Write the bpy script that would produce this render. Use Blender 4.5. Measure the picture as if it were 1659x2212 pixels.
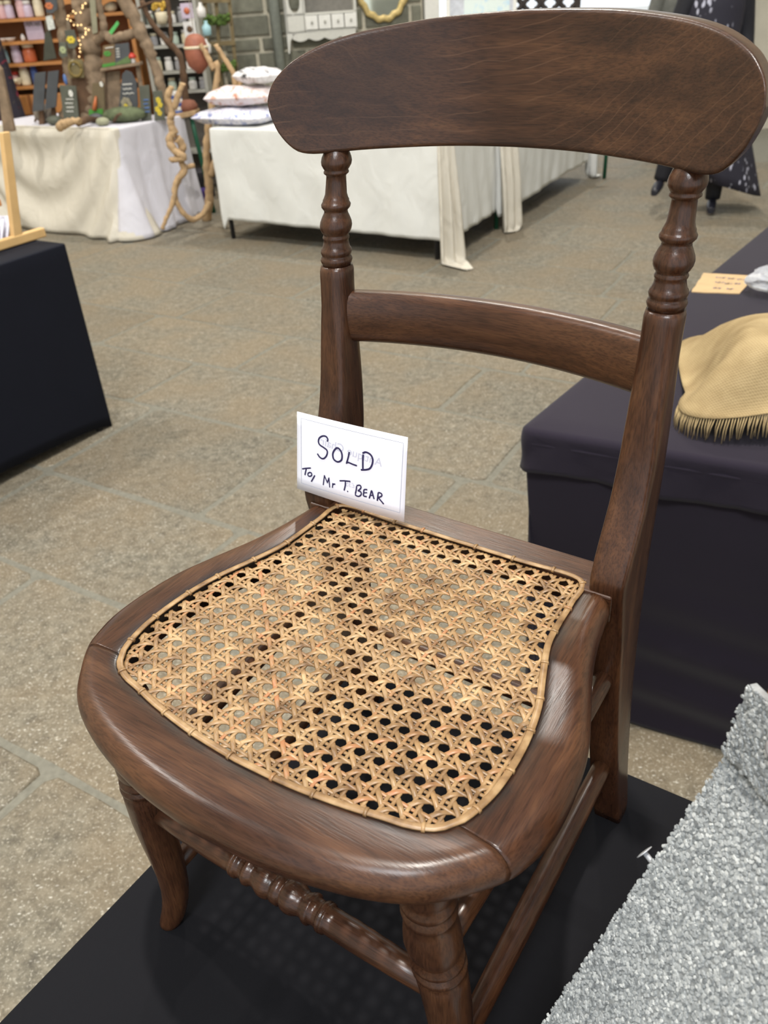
import bpy, bmesh, math, random
from mathutils import Vector, Matrix, noise

# ------------------------------------------------------------------ start
for o in list(bpy.data.objects):
    bpy.data.objects.remove(o, do_unlink=True)
SC = bpy.context.scene
COL = SC.collection
R = random.Random(7)
pi = math.pi

# ------------------------------------------------------------------ camera
cam_d = bpy.data.cameras.new('camera')
cam = bpy.data.objects.new('camera', cam_d)
COL.objects.link(cam)
CAM_Z = 1.44
pitch, roll = 0.56823284, 0.06421026
fwd = Vector((0, math.cos(pitch), -math.sin(pitch)))
rt0 = Vector((1, 0, 0)); dn0 = Vector((0, -math.sin(pitch), -math.cos(pitch)))
rt = rt0 * math.cos(roll) + dn0 * math.sin(roll)
dn = dn0 * math.cos(roll) - rt0 * math.sin(roll)
m3 = Matrix((rt, -dn, -fwd)).transposed()
cam.matrix_world = Matrix.Translation((0, 0, CAM_Z)) @ m3.to_4x4()
cam_d.sensor_fit = 'VERTICAL'
cam_d.sensor_height = 36.0
cam_d.lens = 1745.0 * 36.0 / 2212.0
cam_d.clip_start = 0.02
cam_d.dof.use_dof = True
cam_d.dof.focus_distance = 0.60
cam_d.dof.aperture_fstop = 12.5
SC.camera = cam

# ------------------------------------------------------------------ light
SC.view_settings.view_transform = 'Standard'
SC.view_settings.look = 'None'
SC.view_settings.gamma = 1.0
SC.view_settings.use_curve_mapping = False
SC.view_settings.exposure = 0.0
SC.cycles.use_denoising = True
SC.cycles.max_bounces = 6
SC.cycles.diffuse_bounces = 3

world = bpy.data.worlds.new('daylight')
SC.world = world
world.use_nodes = True
bg = world.node_tree.nodes['Background']
bg.inputs[0].default_value = (0.90, 0.95, 1.0, 1)
bg.inputs[1].default_value = 1.35

def area_light(name, loc, size, power, color, shape='DISK', target=None):
    d = bpy.data.lights.new(name, 'AREA'); d.shape = shape; d.size = size
    d.energy = power; d.color = color
    o = bpy.data.objects.new(name, d); COL.objects.link(o); o.location = loc
    if target is not None:
        v = Vector(target) - Vector(loc)
        o.rotation_euler = v.to_track_quat('-Z', 'Y').to_euler()
    return o
# the lamp that hangs straight above the stall (its shadow of the seat falls right below the seat)
area_light('hall_lamp', (0.14, 0.68, 8.2), 0.22, 500, (1.0, 0.95, 0.87))
area_light('hall_lamp.001', (0.6, 8.1, 8.2), 0.30, 300, (1.0, 0.96, 0.90))
area_light('hall_lamp.002', (-4.6, 4.2, 8.2), 0.30, 280, (1.0, 0.96, 0.90))

area_light('fill_light', (-1.2, -3.4, 7.6), 1.8, 420, (0.94, 0.97, 1.0), target=(0, .6, .9))  # added soft fill behind the camera, brightens upright faces such as the card

# ------------------------------------------------------------------ node helpers
def lin(c):
    return tuple(((v / 255) / 12.92 if v / 255 <= 0.04045 else ((v / 255 + 0.055) / 1.055) ** 2.4) for v in c) + (1,)

class Nt:
    def __init__(s, name):
        s.m = bpy.data.materials.new(name); s.m.use_nodes = True
        s.t = s.m.node_tree; s.b = s.t.nodes['Principled BSDF']
    def n(s, typ, **kw):
        nd = s.t.nodes.new(typ)
        for k, v in kw.items():
            if k.startswith('i_'):
                nd.inputs[k[2:].replace('_', ' ')].default_value = v
            else:
                setattr(nd, k, v)
        return nd
    def l(s, a, b):
        s.t.links.new(a, b)
    def coords(s, scale=(1, 1, 1), kind='Object', rot=(0, 0, 0)):
        tc = s.n('ShaderNodeTexCoord'); mp = s.n('ShaderNodeMapping')
        mp.inputs['Scale'].default_value = scale; mp.inputs['Rotation'].default_value = rot
        s.l(tc.outputs[kind], mp.inputs['Vector'])
        return mp.outputs['Vector']
    def noise(s, vec, scale=5, detail=3, rough=0.55, dist=0.0):
        nd = s.n('ShaderNodeTexNoise')
        nd.inputs['Scale'].default_value = scale; nd.inputs['Detail'].default_value = detail
        nd.inputs['Roughness'].default_value = rough; nd.inputs['Distortion'].default_value = dist
        s.l(vec, nd.inputs['Vector'])
        return nd.outputs['Fac']
    def ramp(s, fac, stops, interp='LINEAR'):
        nd = s.n('ShaderNodeValToRGB'); e = nd.color_ramp.elements
        nd.color_ramp.interpolation = interp
        while len(e) < len(stops): e.new(0.5)
        for el, (p, c) in zip(e, stops):
            el.position = p; el.color = c if len(c) == 4 else tuple(c) + (1,)
        s.l(fac, nd.inputs['Fac'])
        return nd.outputs['Color']
    def mix(s, fac, a, b, blend='MIX'):
        nd = s.n('ShaderNodeMix', data_type='RGBA', blend_type=blend)
        for sock, v in ((nd.inputs[0], fac), (nd.inputs[6], a), (nd.inputs[7], b)):
            if hasattr(v, 'is_linked'): s.l(v, sock)
            elif isinstance(v, (int, float)): sock.default_value = v
            else: sock.default_value = v if len(v) == 4 else tuple(v) + (1,)
        return nd.outputs[2]
    def bump(s, h, strength=0.2, dist=0.002):
        nd = s.n('ShaderNodeBump'); nd.inputs['Strength'].default_value = strength
        nd.inputs['Distance'].default_value = dist
        s.l(h, nd.inputs['Height']); s.l(nd.outputs['Normal'], s.b.inputs['Normal'])
    def base(s, c):
        if hasattr(c, 'is_linked'): s.l(c, s.b.inputs['Base Color'])
        else: s.b.inputs['Base Color'].default_value = c if len(c) == 4 else tuple(c) + (1,)
    def set(s, **kw):
        for k, v in kw.items():
            s.b.inputs[k.replace('_', ' ')].default_value = v
    def rnd(s):
        return s.n('ShaderNodeObjectInfo').outputs['Random']

def plain(name, rgb, rough=0.6, metal=0.0, var=0.12, scale=30, bump=0.0, spec=0.5, rand=0.0, kind='Object'):
    """a simple painted / solid material with a little noise in it"""
    k = Nt(name); c = lin(rgb); v = k.coords(kind=kind)
    f = k.noise(v, scale, 3)
    d = tuple(x * (1 - var) for x in c[:3]) + (1,); l_ = tuple(min(1, x * (1 + var)) for x in c[:3]) + (1,)
    col = k.ramp(f, [(0.3, d), (0.7, l_)])
    if rand > 0:
        hs = k.n('ShaderNodeHueSaturation'); mr = k.n('ShaderNodeMapRange')
        mr.inputs['To Min'].default_value = 1 - rand; mr.inputs['To Max'].default_value = 1 + rand
        k.l(k.rnd(), mr.inputs['Value']); k.l(mr.outputs['Result'], hs.inputs['Value']); k.l(col, hs.inputs['Color'])
        col = hs.outputs['Color']
    k.base(col); k.set(Roughness=rough, Metallic=metal, Specular_IOR_Level=spec)
    if bump > 0: k.bump(f, bump, 0.004)
    return k.m

def chair_wood(name, axis, seed=0.0, veins=False, tone=0.78):
    """old polished dark beech, grain along the given axis"""
    k = Nt(name)
    sc = [120, 120, 120]; sc[axis] = 7
    v = k.coords(tuple(sc)); v0 = k.coords((1, 1, 1)); sf = [900, 900, 900]; sf[axis] = 60
    vf = k.coords(tuple(sf)); sp = [30, 30, 30]; sp[axis] = 10
    vp = k.coords(tuple(sp))
    grain = k.noise(v, 1.0, 5, 0.6, 0.6)
    patch = k.noise(vp, 1.0, 3, 0.55, 0.3)
    fine = k.noise(vf, 1.0, 2, 0.5)
    c1 = k.ramp(grain, [(0.26, (0.034, 0.0140, 0.0075)), (0.5, (0.060, 0.0245, 0.0125)), (0.76, (0.088, 0.037, 0.0175))])
    c2 = k.ramp(grain, [(0.26, (0.058, 0.0240, 0.0120)), (0.52, (0.105, 0.0440, 0.0195)), (0.78, (0.150, 0.0680, 0.0290))])
    pf = k.ramp(patch, [(0.40, (0, 0, 0)), (0.66, (1, 1, 1))])
    col = k.mix(pf, c1, c2)
    ff = k.ramp(fine, [(0.34, (0.55, 0.53, 0.53)), (0.56, (1.08, 1.06, 1.04))])
    col = k.mix(0.75, col, ff, 'MULTIPLY')
    if veins:
        # thin pale growth lines: level on the left, sweeping upwards on the right, bent round a small knot
        tc = k.n('ShaderNodeTexCoord'); sx = k.n('ShaderNodeSeparateXYZ'); k.l(tc.outputs['Object'], sx.inputs[0])
        def M(op, a, b=None):
            nd = k.n('ShaderNodeMath', operation=op)
            for i_, q in enumerate((a, b)):
                if q is None: continue
                if hasattr(q, 'is_linked'): k.l(q, nd.inputs[i_])
                else: nd.inputs[i_].default_value = q
            return nd.outputs[0]
        X, Z = sx.outputs['X'], sx.outputs['Z']
        xs = M('SUBTRACT', X, 0.045)
        rise = M('MULTIPLY', M('ADD', M('SQRT', M('ADD', M('MULTIPLY', xs, xs), 0.0016)), xs), 0.52)
        dx_ = M('ADD', X, 0.112); dz_ = M('SUBTRACT', Z, 0.652)
        r2 = M('ADD', M('MULTIPLY', dx_, dx_), M('MULTIPLY', M('MULTIPLY', dz_, dz_), 1.6))
        knot = M('MULTIPLY', M('POWER', 2.718, M('MULTIPLY', r2, -2600.0)), 0.016)
        wob = M('MULTIPLY', M('SUBTRACT', k.noise(k.coords((14, 14, 26)), 1.0, 2), 0.5), 0.020)
        T = M('ADD', M('ADD', M('SUBTRACT', Z, rise), knot), wob)
        fr_ = M('FRACT', M('MULTIPLY', T, 105.0))
        vn = k.ramp(fr_, [(0.0, (0, 0, 0)), (0.86, (0, 0, 0)), (0.945, (1, 1, 1)), (1.0, (0, 0, 0))])
        gate = k.ramp(k.noise(k.coords((22, 22, 22)), 1.0, 2), [(0.42, (0.05, 0.05, 0.05)), (0.62, (0.58, 0.58, 0.58))])
        col = k.mix(k.mix(1.0, vn, gate, 'MULTIPLY'), col, (0.165, 0.082, 0.044))
        kc = k.ramp(r2, [(0.00006, (0.55, 0.55, 0.55)), (0.00040, (0, 0, 0))])
        col = k.mix(kc, col, (0.030, 0.013, 0.009))
    dirt = k.n('ShaderNodeAttribute', attribute_name='dirt')
    dn_ = k.mix(1.0, dirt.outputs['Color'], k.ramp(k.noise(k.coords((60, 60, 60)), 1.0, 3), [(0.35, (0.35, 0.35, 0.35)), (0.6, (0.9, 0.9, 0.9))]), 'MULTIPLY')
    col = k.mix(dn_, col, (0.018, 0.014, 0.014))
    col = k.mix(1.0, col, (tone, tone, tone), 'MULTIPLY')
    k.base(col)
    rr = k.ramp(patch, [(0.3, (0.25, 0.25, 0.25)), (0.7, (0.36, 0.36, 0.36))])
    k.l(rr, k.b.inputs['Roughness'])
    k.set(Specular_IOR_Level=0.34, Coat_Weight=0.10, Coat_Roughness=0.25)
    k.bump(fine, 0.10, 0.0012)
    return k.m

def cloth(name, rgb, rough=0.9, weave=900, bump=0.15, sheen=0.0, var=0.08, big=3.0, spec=0.25, crease=0.0):
    k = Nt(name); c = lin(rgb); v = k.coords()
    f = k.noise(v, big, 4); g = k.noise(v, weave, 2)
    col = k.ramp(f, [(0.3, tuple(x * (1 - var) for x in c[:3])), (0.7, tuple(min(1, x * (1 + var)) for x in c[:3]))])
    k.base(col); k.set(Roughness=rough, Sheen_Weight=sheen, Specular_IOR_Level=spec)
    k.bump(g, bump, 0.001)
    if crease > 0:
        w = k.noise(k.coords((1, 1, .6)), 7.0, 3, 0.5, 0.8); k.bump(w, crease, 0.03)
    return k.m

# ------------------------------------------------------------------ mesh helpers
class MB:
    def __init__(s): s.v = []; s.f = []; s.sm = []
    def add(s, verts, faces, smooth=True):
        o = len(s.v); s.v += [tuple(p) for p in verts]
        s.f += [tuple(i + o for i in f) for f in faces]; s.sm += [smooth] * len(faces)
        return s
    def grid(s, rows, closed_u=False, closed_v=False, smooth=True):
        """rows: list of rings (lists of points)"""
        n = len(rows[0]); o = len(s.v)
        for r_ in rows: s.v += [tuple(p) for p in r_]
        R_ = len(rows)
        for i in range(R_ if closed_v else R_ - 1):
            for j in range(n if closed_u else n - 1):
                a = o + i * n + j; b = o + i * n + (j + 1) % n
                c = o + ((i + 1) % R_) * n + (j + 1) % n; d = o + ((i + 1) % R_) * n + j
                s.f.append((a, b, c, d)); s.sm.append(smooth)
        return s
    def loft(s, rings, smooth=True, caps=True):
        n = len(rings[0]); o = len(s.v)
        s.grid(rings, closed_u=True, smooth=smooth)
        if caps:
            s.f.append(tuple(o + j for j in range(n))[::-1]); s.sm.append(False)
            e = o + (len(rings) - 1) * n
            s.f.append(tuple(e + j for j in range(n))); s.sm.append(False)
        return s
    def box(s, c, h, rot=0.0, smooth=False, M=None):
        """centre c, half sizes h, rotation about z"""
        cr, sr = math.cos(rot), math.sin(rot); pts = []
        for z in (-1, 1):
            for x, y in ((-1, -1), (1, -1), (1, 1), (-1, 1)):
                X, Y = x * h[0], y * h[1]
                p = Vector((X * cr - Y * sr, X * sr + Y * cr, z * h[2]))
                if M is not None: p = M @ Vector((X, Y, z * h[2]))
                pts.append(p + Vector(c))
        s.add(pts, [(3, 2, 1, 0), (4, 5, 6, 7), (0, 1, 5, 4), (1, 2, 6, 5), (2, 3, 7, 6), (3, 0, 4, 7)], smooth)
        return s
    def tube(s, path, rad, n=12, caps=True, smooth=True):
        path = [Vector(p) for p in path]
        if not isinstance(rad, (list, tuple)): rad = [rad] * len(path)
        up = Vector((0, 0, 1)); rings = []; prev = None
        for i, p in enumerate(path):
            t = (path[min(i + 1, len(path) - 1)] - path[max(i - 1, 0)]).normalized()
            if prev is None:
                a = t.cross(up)
                if a.length < 0.1: a = t.cross(Vector((1, 0, 0)))
                a.normalize()
            else:
                a = prev - t * prev.dot(t); a.normalize()
            prev = a; b = t.cross(a)
            rings.append([p + (a * math.cos(2 * pi * k / n) + b * math.sin(2 * pi * k / n)) * rad[i] for k in range(n)])
        return s.loft(rings, smooth, caps)
    def lathe(s, prof, c=(0, 0, 0), n=20, smooth=True):
        """prof: (r, z) list"""
        rings = [[(c[0] + r_ * math.cos(2 * pi * k / n), c[1] + r_ * math.sin(2 * pi * k / n), c[2] + z) for k in range(n)] for r_, z in prof]
        return s.loft(rings, smooth, True)
    def prism(s, poly, d, smooth=False):
        """poly: 3-D points of a planar polygon, d: extrusion vector"""
        n = len(poly); P = [Vector(p) for p in poly]; D = Vector(d)
        s.add(P + [p + D for p in P], [tuple(range(n))[::-1], tuple(range(n, 2 * n))] +
              [(i, (i + 1) % n, n + (i + 1) % n, n + i) for i in range(n)], smooth)
        return s
    def ball(s, c, r_, n=12, sq=(1, 1, 1), jit=0.0, rng=None):
        rings = []
        for i in range(1, n // 2):
            th = pi * i / (n // 2)
            rings.append([(c[0] + sq[0] * r_ * math.sin(th) * math.cos(2 * pi * k / n) * (1 + (rng.uniform(-jit, jit) if rng else 0)),
                           c[1] + sq[1] * r_ * math.sin(th) * math.sin(2 * pi * k / n) * (1 + (rng.uniform(-jit, jit) if rng else 0)),
                           c[2] + sq[2] * r_ * -math.cos(th)) for k in range(n)])
        o = len(s.v); s.loft(rings, True, False)
        a = len(s.v); s.v += [(c[0], c[1], c[2] - sq[2] * r_), (c[0], c[1], c[2] + sq[2] * r_)]
        e = o + (len(rings) - 1) * n
        for k in range(n):
            s.f.append((a, o + (k + 1) % n, o + k)); s.sm.append(True)
            s.f.append((a + 1, e + k, e + (k + 1) % n)); s.sm.append(True)
        return s
    def build(s, name, mat, parent=None, loc=None, rotz=0.0, bevel=0.0, solid=0.0, fix=True, subsurf=0):
        me = bpy.data.meshes.new(name); me.from_pydata(s.v, [], s.f)
        me.polygons.foreach_set('use_smooth', s.sm); me.update()
        if fix:
            bm = bmesh.new(); bm.from_mesh(me); bmesh.ops.recalc_face_normals(bm, faces=bm.faces)
            bm.to_mesh(me); bm.free()
        o = bpy.data.objects.new(name, me); COL.objects.link(o)
        for mm in (mat if isinstance(mat, (list, tuple)) else [mat]): me.materials.append(mm)
        if parent is not None: o.parent = parent
        if loc is not None: o.location = loc
        o.rotation_euler.z = rotz
        if solid:
            md = o.modifiers.new('solid', 'SOLIDIFY'); md.thickness = solid; md.offset = 0
        if subsurf:
            md = o.modifiers.new('sub', 'SUBSURF'); md.levels = subsurf; md.render_levels = subsurf
        if bevel:
            md = o.modifiers.new('bevel', 'BEVEL'); md.width = bevel; md.segments = 2; md.limit_method = 'ANGLE'; md.angle_limit = 0.6
        return o

def empty(name, loc=(0, 0, 0), rotz=0.0):
    o = bpy.data.objects.new(name, None); COL.objects.link(o); o.location = loc; o.rotation_euler.z = rotz
    o.empty_display_size = 0.05
    return o
def tag(o, label=None, cat=None, group=None, kind=None):
    if label: o['label'] = label
    if cat: o['category'] = cat
    if group: o['group'] = group
    if kind: o['kind'] = kind
    return o
def copy_of(o, parent, loc=None, rot=None):
    c = o.copy(); COL.objects.link(c); c.parent = parent
    if loc is not None: c.location = loc
    if rot is not None: c.rotation_euler = rot
    return c
def lerp(a, b, t): return a + (b - a) * t
def interp(tab, x):
    """piecewise smooth (cosine-free monotone linear / catmull) interpolation in a table of (x, y...) rows"""
    if x <= tab[0][0]: return tab[0][1:]
    if x >= tab[-1][0]: return tab[-1][1:]
    for i in range(len(tab) - 1):
        if tab[i][0] <= x <= tab[i + 1][0]:
            t = (x - tab[i][0]) / (tab[i + 1][0] - tab[i][0])
            p0 = tab[max(i - 1, 0)]; p1 = tab[i]; p2 = tab[i + 1]; p3 = tab[min(i + 2, len(tab) - 1)]
            out = []
            for k in range(1, len(p1)):
                h = p2[0] - p1[0]
                m1 = (p2[k] - p0[k]) / max(p2[0] - p0[0], 1e-9) * h; m2 = (p3[k] - p1[k]) / max(p3[0] - p1[0], 1e-9) * h
                out.append((2 * t ** 3 - 3 * t * t + 1) * p1[k] + (t ** 3 - 2 * t * t + t) * m1 + (-2 * t ** 3 + 3 * t * t) * p2[k] + (t ** 3 - t * t) * m2)
            return tuple(out)
def spline(pts, n):
    """n points along a Catmull-Rom curve through pts (even in arc length)"""
    P = [Vector(p) for p in pts]; out = []
    for i in range(len(P) - 1):
        p0 = P[max(i - 1, 0)]; p1 = P[i]; p2 = P[i + 1]; p3 = P[min(i + 2, len(P) - 1)]
        for k in range(12):
            t = k / 12
            out.append(0.5 * ((2 * p1) + (p2 - p0) * t + (2 * p0 - 5 * p1 + 4 * p2 - p3) * t * t + (3 * p1 - p0 - 3 * p2 + p3) * t ** 3))
    out.append(P[-1])
    L = [0.0]
    for a, b in zip(out, out[1:]): L.append(L[-1] + (b - a).length)
    res = []; j = 0
    for i in range(n):
        s_ = L[-1] * i / (n - 1)
        while j < len(L) - 2 and L[j + 1] < s_: j += 1
        t = (s_ - L[j]) / max(L[j + 1] - L[j], 1e-12)
        res.append(out[j].lerp(out[j + 1], t))
    return res
# ------------------------------------------------------------------ setting: floor, wall, ceiling
A1 = math.radians(-32)
E1 = Vector((math.cos(A1), math.sin(A1), 0)); E2 = Vector((-math.sin(A1), math.cos(A1), 0))

def stone_floor_mat():
    k = Nt('flagstone'); v = k.coords(kind='Object')
    big = k.noise(v, 2.6, 4, 0.6); mid = k.noise(v, 30, 5, 0.72); fine = k.noise(v, 150, 4, 0.7)
    c = k.ramp(mid, [(0.30, lin((80, 75, 65))), (0.5, lin((110, 104, 90))), (0.70, lin((138, 131, 115)))])
    c = k.mix(k.ramp(big, [(0.38, (0, 0, 0)), (0.62, (0.55, 0.55, 0.55))]), c, lin((124, 108, 84)))
    fl = k.ramp(fine, [(0.56, (0, 0, 0)), (0.68, (1, 1, 1))])
    vo = k.n('ShaderNodeTexVoronoi'); vo.inputs['Scale'].default_value = 46; k.l(k.coords((1, 1.9, 1), rot=(0, 0, 0.6)), vo.inputs['Vector'])
    spots = k.ramp(vo.outputs['Distance'], [(0.06, (0.7, 0.7, 0.7)), (0.22, (0, 0, 0))])
    gate = k.ramp(k.noise(v, 7, 5, 0.7), [(0.48, (0, 0, 0)), (0.58, (1, 1, 1))])
    c = k.mix(k.mix(1.0, spots, gate, 'MULTIPLY'), c, lin((216, 212, 200)))
    c = k.mix(k.mix(1.0, fl, (0.75, 0.75, 0.75), 'MULTIPLY'), c, lin((196, 190, 174)))
    dk = k.ramp(fine, [(0.30, (1, 1, 1)), (0.42, (0, 0, 0))])
    c = k.mix(k.mix(1.0, dk, (0.8, 0.8, 0.8), 'MULTIPLY'), c, lin((70, 66, 58)))
    hs = k.n('ShaderNodeHueSaturation'); mr = k.n('ShaderNodeMapRange')
    mr.inputs['To Min'].default_value = 0.90; mr.inputs['To Max'].default_value = 1.05
    k.l(k.rnd(), mr.inputs['Value']); k.l(mr.outputs['Result'], hs.inputs['Value']); k.l(c, hs.inputs['Color'])
    k.base(hs.outputs['Color']); k.set(Roughness=0.72, Specular_IOR_Level=0.35)
    k.bump(k.mix(0.5, mid, fine), 0.5, 0.006)
    return k.m
M_FLAG = stone_floor_mat()
M_MORTAR = plain('mortar', (116, 113, 101), 0.95, scale=60, var=0.16, bump=0.3)

floor = MB().add([(-9, -5, -0.003), (9, -5, -0.003), (9, 11, -0.003), (-9, 11, -0.003)], [(0, 1, 2, 3)]).build('floor', M_MORTAR)
tag(floor, kind='structure')

def slab_mesh(u0, u1, w0, w1, rng):
    """one flagstone in floor coordinates, corners a little worn"""
    g = 0.0055; u0 += g; u1 -= g; w0 += g; w1 -= g
    pts = []
    cn = [(u0, w0), (u1, w0), (u1, w1), (u0, w1)]
    for i in range(4):
        a = Vector(cn[i]).to_3d(); b = Vector(cn[(i + 1) % 4]).to_3d(); L = (b - a).length
        d = (b - a) / L; nrm = Vector((-d.y, d.x, 0)); rc = rng.uniform(0.015, 0.035)
        n = max(3, int(L / 0.14))
        for j in range(n + 1):
            s_ = rc + (L - 2 * rc) * j / n
            pts.append(a + d * s_ + nrm * (rng.uniform(0, 0.007)))
    z = rng.uniform(-0.0015, 0.0015)
    c = Vector(((u0 + u1) / 2, (w0 + w1) / 2, 0))
    def xf(p, zz): return E1 * p.x + E2 * p.y + Vector((0, 0, zz))
    n = len(pts)
    mb = MB()
    r0 = [xf(p, -0.03) for p in pts]; r1 = [xf(p, z - 0.004) for p in pts]
    r2 = []
    for p in pts:
        q = c + (p - c); d = (c - p); d.normalize(); r2.append(xf(p + d * 0.007, z))
    mb.grid([r0, r1, r2], closed_u=True)
    o = len(mb.v) - n
    mb.f.append(tuple(range(o, o + n))); mb.sm.append(False)
    return mb
rows = [-1.9, -1.35, -0.85, -0.35, 0.15, 0.65, 1.155, 1.62, 2.22, 2.68, 3.15, 3.66, 4.30, 4.75, 5.24, 5.72, 6.25, 6.75, 7.3, 7.85, 8.4]
fixed = {(2.68): -1.38, (2.22): -0.97, (3.66): -1.10, (4.75): -1.285, (0.65): -1.98, (1.155): -1.56, (3.15): -4.26, (0.15): -0.62, (1.62): -2.5}
rf = random.Random(3); nslab = 0
for w0, w1 in zip(rows, rows[1:]):
    j0 = fixed.get(w0, rf.uniform(-1.5, -0.5)); cuts = [j0]
    while cuts[-1] < 6.2: cuts.append(cuts[-1] + rf.uniform(0.66, 1.15))
    while cuts[0] > -8.2: cuts.insert(0, cuts[0] - rf.uniform(0.66, 1.15))
    for u0, u1 in zip(cuts, cuts[1:]):
        ctr = E1 * (u0 + u1) / 2 + E2 * (w0 + w1) / 2
        if abs(ctr.x) > 0.55 * ctr.y + 1.3 or ctr.y < -0.9 or ctr.y > 9.0: continue
        slab_mesh(u0, u1, w0, w1, rf).build('flagstone', M_FLAG, floor); nslab += 1

# back wall of coursed grey stone blocks
WY0, WK = 8.8, 0.14
def wall_y(x): return WY0 + WK * x
wa = math.atan(WK)
M_WALLMORTAR = plain('wall_mortar', (204, 196, 174), 0.95, scale=25, var=0.12, bump=0.3)
M_BLOCK = plain('stone_block', (112, 111, 97), 0.92, scale=14, var=0.22, bump=0.6, rand=0.16)
wb = MB(); xa, xb = -4.6, 0.66
wb.prism([(xa, wall_y(xa) + 0.02, 0), (xb, wall_y(xb) + 0.02, 0), (xb - 0.05, wall_y(xb) + 0.4, 0), (xa - 0.05, wall_y(xa) + 0.4, 0)], (0, 0, 9.15))
wall_back = tag(wb.build('wall_back', M_WALLMORTAR), kind='structure')
rw = random.Random(11)
courses = [0.0, 0.22, 0.45, 0.66, 0.80, 1.06, 1.18, 1.36, 1.59, 1.82, 2.05, 2.28]
for z0, z1 in zip(courses, courses[1:]):
    x = xa + rw.uniform(0, 0.3)
    while x < xb - 0.03:
        w = rw.uniform(0.26, 0.50); x1 = min(x + w, xb)
        if x1 - x > 0.08:
            g = 0.015; dpt = rw.uniform(0.006, 0.014)
            h = ((x1 - x) / 2 - g, 0.03, (z1 - z0) / 2 - g)
            xc = (x + x1) / 2
            MB().box((xc, wall_y(xc) + 0.03 - dpt, (z0 + z1) / 2), h, wa).build('block', M_BLOCK, wall_back, bevel=0.006)
        x = x1
# grey conduit running up the wall
M_PIPE = plain('pipe_paint', (142, 146, 136), 0.6)
tag(MB().tube([(-0.70, wall_y(-0.70) - 0.055, 0), (-0.70, wall_y(-0.70) - 0.055, 4.8)], 0.05, 14).build('trim_1', M_PIPE), kind='structure')
# white post of the open doorway
M_WHITE = plain('white_paint', (226, 224, 216), 0.6, var=0.04)
dw = MB()
dw.box((0.74, wall_y(0.74) + 0.10, 1.3), (0.07, 0.10, 1.3), wa)
dw.box((3.9, wall_y(3.9) + 0.10, 1.3), (0.07, 0.10, 1.3), wa)
dw.box((2.32, wall_y(2.32) + 0.10, 2.66), (1.66, 0.10, 0.07), wa)
tag(dw.build('door_1', M_WHITE, bevel=0.006), kind='structure')
# the wall over and beside the open doorway
M_PLASTER = plain('plaster', (196, 190, 174), 0.9, scale=6, var=0.06)
wo = MB()
wo.box((2.4, wall_y(2.4) + 0.2, 5.94), (1.75, 0.15, 3.21), wa)
wo.box((5.9, wall_y(5.9) + 0.2, 4.57), (1.95, 0.15, 4.57), wa)
tag(wo.build('trim_2', M_PLASTER), kind='structure')
tag(MB().box((7.9, 2.5, 4.57), (0.1, 7.5, 4.57)).build('wall_right', M_PLASTER), kind='structure')
# pale paving outside the doorway
M_OUT = plain('pale_paving', (214, 211, 204), 0.9, scale=3, var=0.05)
tag(MB().add([(-6, 10.2, -0.02), (30, 12, -0.02), (30, 60, -0.02), (-6, 60, -0.02)], [(0, 1, 2, 3)]).build('floor.001', M_OUT), kind='structure')
# left wall and the unseen roof: slats and open gaps shaped to thin the daylight
tag(MB().box((-6.4, 2.5, 4.57), (0.1, 7.5, 4.57)).build('wall_left', M_PLASTER), kind='structure')
M_CEIL = plain('roof_boards', (140, 132, 118), 0.85, scale=4, var=0.1)
cb = MB()
for i in range(44):
    cy = -9 + i * 0.6
    cb.box(E2 * cy + Vector((0, 0, 9.2)), (13, 0.17, 0.05), A1)
tag(cb.build('ceiling', M_CEIL), kind='structure')
# ------------------------------------------------------------------ the chair (its own axes: x to the sitter's right seen from the front, y to the back, z up)
CH_LOC = (0.05488, 0.55491, 0.741995); CH_ROT = -0.61408157
W_X, W_Y, W_Z = chair_wood('chair_wood_across', 0), chair_wood('chair_wood_along', 1), chair_wood('chair_wood_up', 2)
W_V = chair_wood('chair_wood_veined', 0, veins=True, tone=0.62)
chair = tag(empty('dining_chair', CH_LOC, CH_ROT), 'small dark wooden chair with woven cane seat and turned spindles on the black table', 'chair')

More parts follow.
